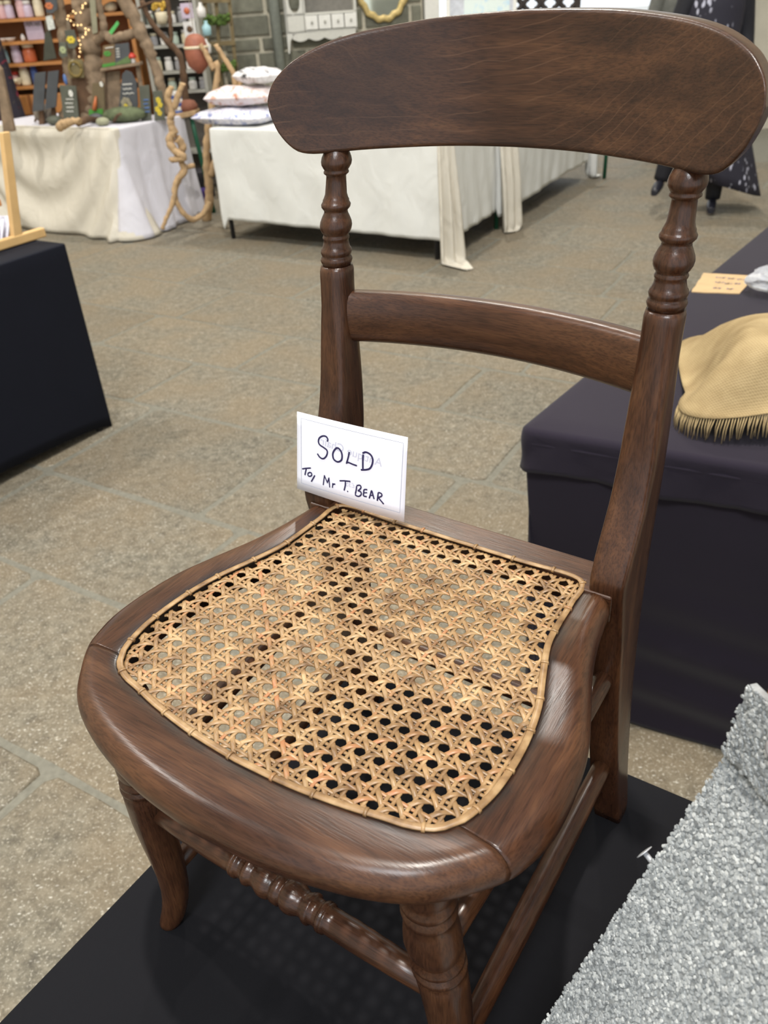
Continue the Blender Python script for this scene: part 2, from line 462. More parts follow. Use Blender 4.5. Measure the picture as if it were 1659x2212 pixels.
# --- top rail: a curved bar with rounded ends
ZT = [(0, .6846), (.034, .6838), (.07, .6822), (.105, .6785), (.125, .6752), (.144, .6700), (.1617, .6612), (.170, .6538), (.1755, .6455), (.178, .6350)]
ZB = [(0, .6010), (.05, .6006), (.086, .5996), (.115, .5986), (.140, .5972), (.1515, .5976), (.160, .6010), (.170, .6122), (.1755, .6245), (.178, .6350)]
AP = .1357
def curved_bar(name, half, zt, zb, front, thick, rf_, rb, mat, na=56, nv=22, bulge=0.0):
    """curved rail; front(a, z) gives the y of its front face"""
    A = [half * math.sin(pi / 2 * (2 * i / na - 1)) for i in range(na + 1)]
    V = [0.5 - 0.5 * math.cos(pi * j / nv) for j in range(nv + 1)]
    def edge(a, z, lo, hi):
        return max(0.0, min(z - lo, hi - z, (half - abs(a)) * 1.0 + 0.0004 if zt is ZT else 9))
    fr, bk = [], []
    for a in A:
        lo = interp(zb, abs(a))[0]; hi = interp(zt, abs(a))[0]
        if hi - lo < 1e-4: hi = lo + 1e-4
        rF, rB = [], []
        for t in V:
            z = lerp(lo, hi, t); d = min(z - lo, hi - z)
            if zt is ZT: d = min(d, math.hypot(max(0, (half - abs(a))) * 1.0, 0) + d * 0.3) if abs(a) > half - .02 else d
            y = front(a, z)
            cf = rf_ - math.sqrt(max(0, rf_ ** 2 - max(0, rf_ - d) ** 2)); cb_ = rb - math.sqrt(max(0, rb ** 2 - max(0, rb - d) ** 2))
            bl = bulge * (1 - (2 * t - 1) ** 2)
            rF.append((a, y + cf - bl, z)); rB.append((a, y + thick - cb_, z))
        fr.append(rF); bk.append(rB)
    mb = MB()
    rings = [f + b[::-1] for f, b in zip(fr, bk)]
    mb.loft(rings, True, True)
    return mb
curved_bar('top_rail', .178, ZT, ZB, lambda a, z: .0535 + .24 * (z - .6) + 1.88 * (AP ** 2 - a * a), .0245, .0030, .0045, W_V, 84, 30).build('top_rail', W_V, chair)
# --- middle rail
zt2 = [(0, .4912), (.13, .4912)]; zb2 = [(0, .4478), (.13, .4478)]
curved_bar('middle_rail', .1235, zt2, zb2, lambda a, z: .0475 + 1.4 * (.1235 ** 2 - a * a), .017, .006, .006, W_X, 40, 16, 0.004).build('middle_rail', W_X, chair)

# --- back posts (each runs from foot to spindle)
POST = [(0.000, .1485, .0530, .0130, .0120), (.012, .1478, .0520, .0134, .0132), (.050, .1445, .0475, .0136, .0160), (.12, .1408, .0395, .0137, .0185), (.19, .1385, .0312, .0138, .0212),
        (.26, .1368, .0258, .0140, .0250), (.300, .1360, .0230, .0141, .0295), (.320, .1357, .0222, .0142, .0318), (.338, .1357, .0262, .0142, .0288), (.356, .1357, .0318, .0142, .0244),
        (.376, .1357, .0385, .0141, .0205), (.410, .1357, .0445, .0138, .0172), (.455, .1357, .0482, .0133, .0152), (.498, .1357, .0512, .0132, .0138), (.5085, .1357, .0520, .0133, .0136), (.5125, .1357, .0524, .0124, .0126)]
SPIN = [(.0117, .5125), (.0115, .5136), (.0126, .5145), (.0133, .5168), (.0126, .5190), (.0117, .5200), (.0124, .5212), (.0130, .5232), (.0125, .5252), (.0114, .5266),
        (.0104, .5300), (.0101, .5322), (.0108, .5332), (.0110, .5345), (.0104, .5357), (.0101, .5366), (.0116, .5382), (.0128, .5408), (.0132, .5435), (.0127, .5465), (.0112, .5500), (.0098, .5528),
        (.0095, .5545), (.0104, .5556), (.0117, .5572), (.0120, .5592), (.0112, .5606), (.0107, .5612), (.0106, .5626), (.0098, .5640), (.0088, .5670), (.0083, .5740), (.0079, .5800), (.0085, .5808),
        (.0100, .5820), (.0101, .5832), (.0094, .5842), (.0104, .5855), (.0119, .5880), (.0123, .5905), (.0117, .5935), (.0104, .5965), (.0092, .5990), (.0086, .6012)]
def super_ring(a, b, ha, hb, z, ex, n=48):
    r_ = []
    for k in range(n):
        t = 2 * pi * (k + .5) / n; c, s_ = math.cos(t), math.sin(t)
        r_.append((a + ha * math.copysign(abs(c) ** (2 / ex), c), b + hb * math.copysign(abs(s_) ** (2 / ex), s_), z))
    return r_
for sgn in (1, -1):
    rings = []
    zs = sorted(set([p[0] for p in POST] + [i * .012 for i in range(43)]))
    for z in zs:
        a, b, ha, hb = interp(POST, z)
        ex = 9 if z < .33 else lerp(9, 2.4, min(1, (z - .33) / .15))
        rings.append(super_ring(a * sgn, b, ha, hb, z, ex))
    MB().loft(rings).build('back_leg', W_Z, chair)
    mb = MB()
    for r_, z in SPIN: pass
    rings = [[(sgn * .1357 + r_ * math.cos(2 * pi * k / 28), lerp(.0524, .0655, ((z - .5125) / .09) ** 1.3) + r_ * math.sin(2 * pi * k / 28), z) for k in range(28)] for r_, z in SPIN]
    mb.loft(rings).build('turned_spindle', W_Z, chair)

# --- seat frame
INN = [(.1170, -.0117), (.1178, -.030), (.1190, -.055), (.1215, -.080), (.1305, -.109), (.1400, -.138), (.1453, -.1715), (.1453, -.206), (.1400, -.230), (.1352, -.2385),
       (.1285, -.2465), (.1150, -.2525), (.0995, -.2555), (.0750, -.2605), (.0400, -.2652), (0, -.2672)]
OUT = [(.1420, -.0117), (.1442, -.030), (.1485, -.055), (.1555, -.082), (.1672, -.115), (.1775, -.147), (.1822, -.180), (.1822, -.210), (.1765, -.2330), (.1715, -.2435),
       (.1600, -.2585), (.1425, -.2765), (.1210, -.2890), (.0900, -.3000), (.0480, -.3085), (0, -.3120)]
JN = 9
def frame_sweep(inn, out):
    """sweep the rounded frame section between an inner and an outer line"""
    rings = []
    for p, q in zip(inn, out):
        d = (q - p); w = d.length; d.normalize()
        sec = [(0, .2890), (0, .3095), (.0015, .3112), (.0050, .3121), (.0105, .3126), (w * .45, .3130), (w - .014, .3134), (w - .0095, .3128), (w - .0055, .3106), (w - .0025, .3072), (w - .0006, .3030), (w, .2985),
               (w - .0006, .2940), (w - .0025, .2902), (w - .006, .2872), (w - .012, .2860)]
        rings.append([(p.x + d.x * s_, p.y + d.y * s_, z) for s_, z in sec])
    return MB().loft(rings)
DIRT = [1, 1, 1, .85, .12, 0, 0, 0, 0, 0, 0, 0, 0, 0, 0, 0]
def soiled(o):
    a_ = o.data.attributes.new('dirt', 'FLOAT', 'POINT'); a_.data.foreach_set('value', [DIRT[i % 16] for i in range(len(o.data.vertices))]); return o
def resample(pts, n): return spline([Vector((x, y, 0)) for x, y in pts], n)
inn_side, out_side = INN[:JN + 1], OUT[:JN + 1]
# keep stations matched: dense interpolation in the table index
def dense(tab, i0, i1, n):
    t2 = [(i, p[0], p[1]) for i, p in enumerate(tab)]
    return [Vector((*interp(t2, lerp(i0, i1, k / (n - 1))), 0)) for k in range(n)]
N_ = len(INN) - 1
for sgn in (1, -1):
    a_ = dense(INN, 0, JN, 44); b_ = dense(OUT, 0, JN, 44)
    for p in a_ + b_: p.x *= sgn
    a_[-1] = a_[-1] + (a_[-2] - a_[-1]).normalized() * .0003; b_[-1] = b_[-1] + (b_[-2] - b_[-1]).normalized() * .0003
    soiled(frame_sweep(a_, b_).build('side_rail', W_Y, chair))
aR = dense(INN, JN, N_, 26); bR = dense(OUT, JN, N_, 26)
mir = lambda L: [Vector((-p.x, p.y, 0)) for p in reversed(L)][1:]
soiled(frame_sweep(aR + mir(aR), bR + mir(bR)).build('front_rail', W_X, chair))
mb = MB().prism([(-.1418, -.0115, .2885), (-.1168, -.0115, .2885), (-.1165, 0, .2885), (.1165, 0, .2885), (.1168, -.0115, .2885), (.1418, -.0115, .2885), (.1418, .0270, .2885), (-.1418, .0270, .2885)], (0, 0, .0245))
mb.build('rear_rail', W_X, chair, bevel=.0016)

# --- woven cane: stakes in pairs both ways and two sets of diagonals, each strand its own piece
def cane_mat():
    k = Nt('cane'); v = k.coords((1, 1, 1))
    f = k.noise(v, 70, 3); g = k.noise(k.coords((260, 260, 260)), 1.0, 2)
    c = k.ramp(f, [(0.28, lin((104, 76, 48))), (0.5, lin((148, 116, 78))), (0.72, lin((178, 147, 106)))])
    oi = k.rnd()
    red = k.ramp(oi, [(0.0, (0, 0, 0)), (0.86, (0, 0, 0)), (0.93, (0.55, 0.55, 0.55)), (1, (0.7, 0.7, 0.7))])
    c = k.mix(k.mix(1.0, red, k.ramp(f, [(0.45, (0.2, 0.2, 0.2)), (0.6, (1, 1, 1))]), 'MULTIPLY'), c, lin((150, 86, 52)))
    hs = k.n('ShaderNodeHueSaturation'); mr = k.n('ShaderNodeMapRange'); mr.inputs['To Min'].default_value = 0.82; mr.inputs['To Max'].default_value = 1.12
    k.l(oi, mr.inputs['Value']); k.l(mr.outputs['Result'], hs.inputs['Value']); k.l(c, hs.inputs['Color'])
    k.base(hs.outputs['Color']); k.set(Roughness=0.38, Specular_IOR_Level=0.5, Subsurface_Weight=0.0)
    k.bump(g, 0.12, 0.0006)
    return k.m
M_CANE = cane_mat()
PIT = .0143; CZ0 = .3095
poly = [(.1150, -.0012)] + [(x - .0016 * (1 if x > .01 else 0), y + (.0018 if i > 8 else 0)) for i, (x, y) in enumerate(INN)]
polyR = []
for i in range(len(poly) - 1):
    for k_ in range(4): polyR.append((lerp(poly[i][0], poly[i + 1][0], k_ / 4), lerp(poly[i][1], poly[i + 1][1], k_ / 4)))
polyR.append(poly[-1])
POLY = polyR + [(-x, y) for x, y in reversed(polyR)]
def clip_line(p, d):
    """longest stretch of the line p + t d inside the cane opening"""
    ts = []
    n = len(POLY)
    for i in range(n):
        (x0, y0), (x1, y1) = POLY[i], POLY[(i + 1) % n]
        ex, ey = x1 - x0, y1 - y0; den = d[0] * ey - d[1] * ex
        if abs(den) < 1e-12: continue
        t = ((x0 - p[0]) * ey - (y0 - p[1]) * ex) / den; s_ = ((x0 - p[0]) * d[1] - (y0 - p[1]) * d[0]) / den
        if 0 <= s_ < 1: ts.append(t)
    ts.sort()
    if len(ts) < 2: return None
    return ts[0], ts[-1]
cane = MB()
cane_panel = empty('cane_seat'); cane_panel.parent = chair
def strand(p, d, width, zf, thick=.0009, step=.0016):
    t = clip_line(p, d)
    if t is None or t[1] - t[0] < .012: return
    n = max(6, int((t[1] - t[0]) / step)); sx, sy = -d[1], d[0]; rows_ = []
    for i in range(n + 1):
        q = lerp(t[0], t[1], i / n); x, y = p[0] + d[0] * q, p[1] + d[1] * q
        e = min(q - t[0], t[1] - q); damp = min(1, e / .010)
        sag = -.0022 * max(0, 1 - ((x / .14) ** 2)) * max(0, 1 - ((y + .135) / .13) ** 2)
        z = CZ0 + sag + zf(x, y) * damp - (1 - damp) * .0004
        ring = []
        for w, h in ((-.5, .15), (-.40, .85), (0, 1.0), (.40, .85), (.5, .15), (0, -.2)):
            ring.append((x + sx * w * width, y + sy * w * width, z + h * thick))
        rows_.append(ring)
    MB().loft(rows_).build('cane_strand', M_CANE, cane_panel)
# cell phase: open holes sit at a = A0 + i*PIT, b = B0 + j*PIT
A0, B0 = .0456, -.2080
def pa(x): return (x - A0) / PIT
def pb(y): return (y - B0) / PIT
H1 = .00100
h45 = math.sqrt(.5)
for i in range(-14, 14):
    for q in (-1, 1):
        x = A0 + (i + .5) * PIT + q * .165 * PIT
        if abs(x) < .142:
            strand((x, -.13), (0, 1), .0027, lambda X, Y, q=q: .00025 * q * math.cos(2 * pi * pb(Y)))
for j in range(-14, 14):
    for q in (-1, 1):
        y = B0 + (j + .5) * PIT + q * .165 * PIT
        if -.264 < y < -.004:
            strand((0, y), (1, 0), .0027, lambda X, Y, q=q: .0006 * q * math.cos(2 * pi * pa(X)))
for k_ in range(-40, 40):
    # i - j = k + .5 : runs along (1, 1); over the stakes, under the cross pairs
    c_ = (k_ + .5) * PIT
    strand((A0 + c_, B0), (h45, h45), .0036, lambda X, Y: H1 * math.cos(2 * pi * (pa(X) - .5)) * 1.0, .0008)
    # i + j = k + .5 : runs along (1, -1); under the stakes, over the cross pairs
    strand((A0 + c_, B0), (h45, -h45), .0036, lambda X, Y: -H1 * math.cos(2 * pi * (pa(X) - .5)) * 1.0)
# binding cane round the edge with its loops
bpts = [Vector((0, .0004, 0)), Vector((.06, .0004, 0)), Vector((.1125, .0002, 0))] + [Vector((x - .0002, y - .0002, 0)) for x, y in INN[1:]]
bl = spline(bpts, 90)
loop = bl[:-1] + [Vector((-p.x, p.y, 0)) for p in reversed(bl)][:-1]
n = len(loop); rings = []
for i, p in enumerate(loop):
    t = (loop[(i + 1) % n] - loop[i - 1]).normalized(); s_ = Vector((t.y, -t.x, 0))
    rings.append([p + s_ * (w * .0050) + Vector((0, 0, .3122 + h * .0009)) for w, h in ((-.5, 0), (-.40, .8), (0, 1.1), (.40, .8), (.5, 0), (0, -.8))])
MB().grid(rings, closed_u=True, closed_v=True).build('edge_binding', M_CANE, cane_panel)
acc = 0.0
for i in range(n):
    p = loop[i]; acc += (loop[i] - loop[i - 1]).length
    if acc > .0280:
        acc = R.uniform(-.002, .002)
        t = (loop[(i + 1) % n] - loop[i - 1]).normalized(); s_ = Vector((t.y, -t.x, 0))
        mb = MB(); rr = []
        for dt in (-.0011, 0, .0011):
            rr.append([p + t * dt + s_ * (w * .0058) + Vector((0, 0, .3122 + h * .0015)) for w, h in ((-.55, -.5), (-.42, .85), (0, 1.12), (.42, .85), (.55, -.5), (0, -.9))])
        mb.loft(rr).build('binding_loop', M_CANE, cane_panel)

# --- front legs
LEGC = [(0, .1485, -.2625), (.0136, .1452, -.2575), (.030, .1425, -.2540), (.046, .1405, -.2522), (.075, .1392, -.2515), (.10, .1392, -.2522), (.13, .1385, -.2535), (.16, .1368, -.2545), (.19, .1330, -.2550), (.22, .1285, -.2550), (.29, .1235, -.2530)]
LEGR = [(.0088, 0), (.0100, .0015), (.0108, .006), (.0114, .016), (.0118, .030), (.0122, .048), (.0128, .070), (.0138, .095), (.0148, .12), (.0158, .150), (.0165, .170), (.0168, .1785), (.0150, .1815), (.0160, .1830), (.0178, .1855), (.0178, .1885), (.0156, .1905),
        (.0156, .1915), (.0176, .1937), (.0176, .1963), (.0154, .1990), (.0158, .2005), (.0176, .2060), (.0182, .2120), (.0176, .2200), (.0164, .2290), (.0152, .2345), (.0170, .2370), (.0174, .2405), (.0154, .2430), (.0154, .2445), (.0172, .2465), (.0172, .2500), (.0154, .2525),
        (.0164, .2570), (.0178, .2650), (.0178, .2760), (.0168, .2890)]
LEGR = [(r_, z + .008 * max(0, min(1, (z - .15) / .025)) * max(0, min(1, (.285 - z) / .03))) for r_, z in LEGR]
for sgn in (1, -1):
    rings = []
    for r_, z in LEGR:
        a, b = interp(LEGC, z)
        rings.append([(sgn * a + r_ * math.cos(2 * pi * k / 24), b + r_ * math.sin(2 * pi * k / 24), z) for k in range(24)])
    MB().loft(rings).build('front_leg', W_Z, chair)
# --- stretchers
STR = [(0, .0114), (.0030, .0112), (.0036, .0098), (.0052, .0100), (.0075, .0116), (.0112, .0123), (.0150, .0118), (.0190, .0100), (.0215, .0092), (.0240, .0096), (.0262, .0112), (.0290, .0115), (.0300, .0110), (.0306, .0096), (.0340, .0093),
       (.0370, .0096), (.0378, .0110), (.0400, .0113), (.0406, .0104), (.0414, .0111), (.0430, .0108), (.0438, .0094), (.0500, .0098), (.0650, .0100), (.1000, .0092), (.1330, .0078)]
full = [(-x, r_) for x, r_ in reversed(STR)] + STR[1:]
MB().loft([[(x, -.2540 + r_ * math.cos(2 * pi * k / 24), .1600 - .016 * x + r_ * math.sin(2 * pi * k / 24)) for k in range(24)] for x, r_ in full]).build('front_stretcher', W_X, chair)
for sgn in (1, -1):
    up = [Vector((sgn * lerp(.1385, .1315, t), lerp(.026, -.248, t), lerp(.216, .202, t))) for t in [i / 10 for i in range(11)]]
    MB().tube(up, [.0078 + .0018 * math.sin(pi * i / 10) for i in range(11)], 18).build('side_stretcher', W_Y, chair)
    lo = [Vector((sgn * lerp(.1415, .1392, t), lerp(.040, -.249, t), lerp(.090, .071, t))) for t in [i / 10 for i in range(11)]]
    MB().tube(lo, [.0078 + .0019 * math.sin(pi * i / 10) for i in range(11)], 18).build('side_stretcher', W_Y, chair)
MB().tube([(-.140, .042, .124), (-.07, .042, .124), (0, .042, .124), (.07, .042, .124), (.140, .042, .124)], [.0076, .0092, .0096, .0092, .0076], 18).build('rear_stretcher', W_X, chair)

# --- the card on the seat
M_CARD = plain('white_card', (240, 241, 252), 0.55, var=0.01)
M_INK = plain('marker_ink', (38, 32, 78), 0.5, var=0.02)
M_PENCIL = plain('grey_print', (176, 178, 194), 0.6, var=0.01)
M_SHOW = plain('print_showing_through', (202, 203, 220), 0.6, var=0.01)
CARD_M = Matrix(((0.85717, 0.05830, -0.51173, -0.07730), (-0.51504, 0.09703, -0.85166, 0.63280), (0.00000, 0.99357, 0.11320, 1.06740), (0, 0, 0, 1)))
card = tag(empty('price_card'), 'white card with SOLD handwritten on it, propped on the cane seat', 'card')
card.matrix_world = CARD_M
CARD_C = [(0.0, 0.0), (0.11, -0.0065), (0.1123, 0.0714), (0.0043, 0.0744)]
def card_pt(s, t, n=0.0):
    return (s, t, n + .0012 * math.sin(pi * max(0, min(1, s / .112))))
mb = MB(); nx = 14; front, back = [], []
for j in range(7):
    fr, bk = [], []
    for i in range(nx + 1):
        u_, v_ = i / nx, j / 6
        s_ = lerp(lerp(CARD_C[0][0], CARD_C[1][0], u_), lerp(CARD_C[3][0], CARD_C[2][0], u_), v_)
        t_ = lerp(lerp(CARD_C[0][1], CARD_C[1][1], u_), lerp(CARD_C[3][1], CARD_C[2][1], u_), v_)
        fr.append(card_pt(s_, t_, .0002)); bk.append(card_pt(s_, t_, -.0002))
    front.append(fr); back.append(bk)
mb.loft([f + b[::-1] for f, b in zip(front, back)]).build('card_sheet', M_CARD, card)
def ribbon(mb, pts, w, n=.0004, closed=False, k=6):
    P = spline([Vector((s_, t_, 0)) for s_, t_ in pts], max(4, len(pts) * k)) if k else [Vector((s_, t_, 0)) for s_, t_ in pts]
    rows_ = []
    for i, p in enumerate(P):
        d = (P[min(i + 1, len(P) - 1)] - P[max(i - 1, 0)]).normalized(); s_ = Vector((-d.y, d.x, 0)) * w / 2
        e = 0.85 if i in (0, len(P) - 1) else 1.0
        rows_.append([card_pt((p + s_ * e).x, (p + s_ * e).y, n), card_pt((p - s_ * e).x, (p - s_ * e).y, n)])
    mb.grid(rows_)
INK = [([(0.0352, 0.053), (0.0358, 0.0555), (0.034, 0.0575), (0.0306, 0.0572), (0.0272, 0.0548), (0.0259, 0.0512), (0.0273, 0.0484), (0.031, 0.0468), (0.0343, 0.0451), (0.0349, 0.0425), (0.0333, 0.0387), (0.0302, 0.036), (0.0268, 0.0367), (0.0243, 0.0396)], 0.00121), ([(0.0451, 0.0496), (0.0421, 0.0463), (0.0405, 0.0423), (0.0414, 0.038), (0.0451, 0.0363), (0.0488, 0.0383), (0.05, 0.0419), (0.0494, 0.0462), (0.0469, 0.049), (0.0444, 0.0491)], 0.00134), ([(0.0574, 0.0481), (0.0562, 0.0429), (0.0547, 0.0381), (0.054, 0.0369), (0.0561, 0.0381), (0.0605, 0.0373), (0.0648, 0.0368)], 0.00121), ([(0.071, 0.0486), (0.0706, 0.0432), (0.0705, 0.0351)], 0.00134), ([(0.0703, 0.0494), (0.0735, 0.0511), (0.0778, 0.0499), (0.08, 0.0465), (0.0797, 0.0418), (0.0776, 0.0373), (0.0741, 0.0352), (0.0684, 0.0338)], 0.00134), ([(0.0069, 0.021), (0.012, 0.0228), (0.0167, 0.0241)], 0.00107), ([(0.0116, 0.0223), (0.0106, 0.019), (0.0097, 0.0156)], 0.00107), ([(0.0153, 0.0196), (0.0133, 0.0181), (0.0133, 0.016), (0.0152, 0.0157), (0.0172, 0.0172), (0.0169, 0.0193), (0.015, 0.0196)], 0.00107), ([(0.0207, 0.018), (0.0186, 0.0144), (0.0164, 0.0107)], 0.00107), ([(0.0294, 0.0109), (0.031, 0.0201), (0.0339, 0.0139), (0.0357, 0.0189), (0.0362, 0.0102)], 0.00107), ([(0.0396, 0.0145), (0.0391, 0.0105)], 0.00107), ([(0.0393, 0.0129), (0.0407, 0.0141), (0.0423, 0.0143)], 0.00107), ([(0.0468, 0.0187), (0.0521, 0.0199), (0.058, 0.0206)], 0.00107), ([(0.0528, 0.0196), (0.0525, 0.0154), (0.0512, 0.0103)], 0.00107), ([(0.0547, 0.0105), (0.0551, 0.0103)], 0.00107), ([(0.0641, 0.0176), (0.0636, 0.0137), (0.0626, 0.0097)], 0.00107), ([(0.0641, 0.018), (0.0674, 0.0191), (0.0685, 0.0173), (0.067, 0.0149), (0.0652, 0.0134)], 0.00107), ([(0.0652, 0.0134), (0.0681, 0.013), (0.0686, 0.0107), (0.0665, 0.0084), (0.064, 0.0082), (0.0623, 0.0093)], 0.00107), ([(0.0748, 0.0166), (0.0717, 0.0159), (0.0711, 0.0131), (0.071, 0.0099), (0.0742, 0.0098)], 0.00107), ([(0.0713, 0.0128), (0.0742, 0.0136)], 0.00107), ([(0.0764, 0.0086), (0.0777, 0.0125), (0.0789, 0.0166), (0.0802, 0.0128), (0.0813, 0.0091)], 0.00107), ([(0.0775, 0.0118), (0.0807, 0.0125)], 0.00107), ([(0.0854, 0.0164), (0.0849, 0.0125), (0.0843, 0.0081)], 0.00107), ([(0.0854, 0.0164), (0.0882, 0.016), (0.0888, 0.0141), (0.0871, 0.0125), (0.085, 0.0115)], 0.00107), ([(0.0853, 0.0116), (0.0882, 0.0088), (0.0907, 0.0064)], 0.00107)]
mb = MB()
for i, (pts, w) in enumerate(INK): 
    if len(pts) < 3 or i == 9:
        for a_, b_ in zip(pts, pts[1:]):
            d_ = Vector((b_[0] - a_[0], b_[1] - a_[1])).normalized() * w * .35
            ribbon(mb, [(a_[0] - d_.x, a_[1] - d_.y), (b_[0] + d_.x, b_[1] + d_.y)], w * 1.3, .0004 + i * .000004, k=0)
    else: ribbon(mb, pts, w * 1.3, .0004 + i * .000004, k=6)
mb.build('handwriting', M_INK, card, fix=False)
mb = MB(); BD = [(0.0053, 0.0067), (0.1059, 0.0017), (0.1086, 0.0659), (0.0084, 0.0692)]
for a_, b_ in zip(BD, BD[1:] + BD[:1]):
    ribbon(mb, [(lerp(a_[0], b_[0], t / 10), lerp(a_[1], b_[1], t / 10)) for t in range(11)], .0006, .00028, k=0)
mb.build('border_line', M_PENCIL, card, fix=False)
def flat_text(body, size, mat, name, parent, M, width):
    cu = bpy.data.curves.new(name, 'FONT'); cu.body = body; cu.size = size; cu.align_x = 'LEFT'
    t = bpy.data.objects.new(name, cu); COL.objects.link(t)
    dg = bpy.context.evaluated_depsgraph_get()
    me = bpy.data.meshes.new_from_object(t.evaluated_get(dg)); bpy.data.objects.remove(t, do_unlink=True)
    me.materials.clear(); me.materials.append(mat)
    wd = max(v.co.x for v in me.vertices); me.transform(Matrix.Diagonal((width / wd, width / wd, 1, 1))); me.transform(M)
    for v in me.vertices: v.co = card_pt(v.co.x, v.co.y, .00032)
    o = bpy.data.objects.new(name, me); COL.objects.link(o); o.parent = parent
    return o
def mirrored(p0, p1, w):
    """text frame running from p0 leftwards to p1, mirrored as print seen through the sheet"""
    d = Vector((p1[0] - p0[0], p1[1] - p0[1], 0)).normalized(); u = Vector((d.y, -d.x, 0))
    return Matrix(((d.x, u.x, 0, p0[0]), (d.y, u.y, 0, p0[1]), (0, 0, 1, .0016), (0, 0, 0, 1)))
flat_text('Antique Chair', .0112, M_SHOW, 'print_on_the_back', card, mirrored((0.0886, 0.0407), (0.0277, 0.0492), 0), .0615)
flat_text('\u00a335', .0100, M_SHOW, 'print_on_the_back', card, mirrored((0.0623, 0.0151), (0.0549, 0.0152), 0), .0095)

# ------------------------------------------------------------------ cloth-covered tables
M_BLACK = cloth('black_cloth', (22, 22, 25), 0.95, 1400, 0.25, 0.0, spec=.12)
M_BLACK2 = cloth('faded_black_cloth', (37, 32, 42), 0.92, 900, 0.12, 0.1, spec=.15)
M_NAVY = cloth('black_stretch_cloth', (22, 24, 33), 0.8, 1200, 0.05, 0.0, spec=.15)
M_SHEET = cloth('white_sheet', (218, 218, 213), 0.8, 700, 0.05, 0.0, 0.03, crease=.35)
M_CREAM = cloth('cream_sheet', (208, 201, 186), 0.6, 700, 0.05, 0.0, 0.05, crease=.5)
M_LAV = cloth('cool_white_sheet', (206, 204, 211), 0.8, 700, 0.05, 0.0, 0.03, crease=.4)
M_DARKMETAL = plain('dark_metal', (40, 40, 42), 0.5)
M_GREENMETAL = plain('green_metal', (20, 84, 58), 0.5)
M_BOARD = plain('table_board', (150, 120, 84), 0.7)

def perimeter(poly, step, rc):
    """points and outward normals round a counter-clockwise polygon, corners rounded"""
    out = []; n = len(poly); s = 0.0
    P = [Vector((p[0], p[1], 0)) for p in poly]
    for i in range(n):
        a, b, c = P[i - 1], P[i], P[(i + 1) % n]
        d0 = (b - a).normalized(); d1 = (c - b).normalized()
        n0 = Vector((d0.y, -d0.x, 0)); n1 = Vector((d1.y, -d1.x, 0))
        cen = b - (d0 - d1) * 0 - (n0 + n1) / (1 + n0.dot(n1)) * rc
        for k in range(7):
            nn = n0.lerp(n1, k / 6).normalized()
            out.append((cen + nn * rc, nn, i + (k / 6 - .5) * 1e-3))
        L = (c - b).length; m = max(2, int(L / step))
        cen2 = c - (d1 - d1) * 0
        for k in range(1, m):
            t = k / m
            if rc / L < t < 1 - rc / L: out.append((b.lerp(c, t), n1, i + t))
    return out
def drape(name, mat, poly, z_top, z_bot, disp=None, step=.05, rc=.02, rows_=14, top=True, solid=.002, parent=None, edge_r=.012, loc=None):
    """cloth over a table: flat top, rounded edge and hanging sides. z_bot and disp are functions of (side + t) and depth"""
    per = perimeter(poly, step, rc); mb = MB(); rings = []
    zb = z_bot if callable(z_bot) else (lambda s: z_bot)
    if top:
        c = sum((p for p, _, _ in per), Vector()) / len(per)
        rings.append([p.lerp(c, .06) + Vector((0, 0, z_top)) for p, nn, s in per])
    for k in range(4):
        a = pi / 2 * k / 3
        rings.append([p + nn * edge_r * (math.sin(a) - 1) + Vector((0, 0, z_top - edge_r * (1 - math.cos(a)))) for p, nn, s in per])
    for k in range(1, rows_ + 1):
        t = k / rows_
        rings.append([p + nn * (disp(s, t, p) if disp else 0) + Vector((0, 0, lerp(z_top - edge_r, zb(s), t))) for p, nn, s in per])
    mb.grid(rings, closed_u=True)
    if top:
        mb.f.append(tuple(range(len(per)))); mb.sm.append(False)
    return mb.build(name, mat, parent, solid=solid, loc=loc)

# --- the table the chair stands on (axes of the chair)
pt = tag(empty('display_table', (CH_LOC[0], CH_LOC[1], 0), CH_ROT), 'table covered to the ground in black cloth under the cane chair', 'table')
PP = [(-.2075, -.62), (1.25, -.62), (1.25, .106), (-.2075, .106)]
drape('black_cover', M_BLACK, PP, .7418, .012, lambda s, t, p: .004 * t * math.sin(s * 40) + .004 * t, .06, .012, 10, parent=pt, edge_r=.004)
mb = MB().box((.52, -.257, .715), (.70, .34, .012)); mb.build('table_top', M_BOARD, pt)
for x in (-.13, 1.17):
    for y in (-.54, .03): MB().tube([(x, y, .70), (x, y, 0)], .014, 10).build('leg', M_DARKMETAL, pt)

# --- table at the right, black cloth cap over a black skirt
A_ = Vector((.2615, 1.359, 0)); dF = Vector((math.cos(math.radians(-28.2)), math.sin(math.radians(-28.2)), 0)); dS = Vector((math.cos(math.radians(51.6)), math.sin(math.radians(51.6)), 0))
B_ = A_ + dF * 1.05; D_ = A_ + dS * 2.5; C_ = B_ + dS * 2.5
rt_ = tag(empty('display_table', (0, 0, 0)), 'long table draped in dark purple-black cloth behind the chair on the right', 'table')
RP = [(v.x, v.y) for v in (A_, B_, C_, D_)]
def cap_disp(s, t, p):
    return .004 * t * math.sin((p - A_).length * 31) + .002 * math.sin((p - A_).length * 77 + 5 * t) - .001
drape('cloth_cap', M_BLACK2, RP, .740, lambda s: .650 + .004 * math.sin(s * 17), cap_disp, .03, .02, 8, parent=rt_, edge_r=.012)
def sk_disp(s, t, p):
    w = -.006 - .062 * t
    f = (p - A_).dot(dF)
    w += .0075 * math.sin((1 - t) * 34 + f * 5.5) * max(0, min(1, (f - .12) / .2)) * max(0, min(1, (t - .35) / .3))
    return w
drape('cloth_skirt', M_BLACK2, RP, .715, .004, sk_disp, .03, .02, 60, top=False, parent=rt_, edge_r=.004)
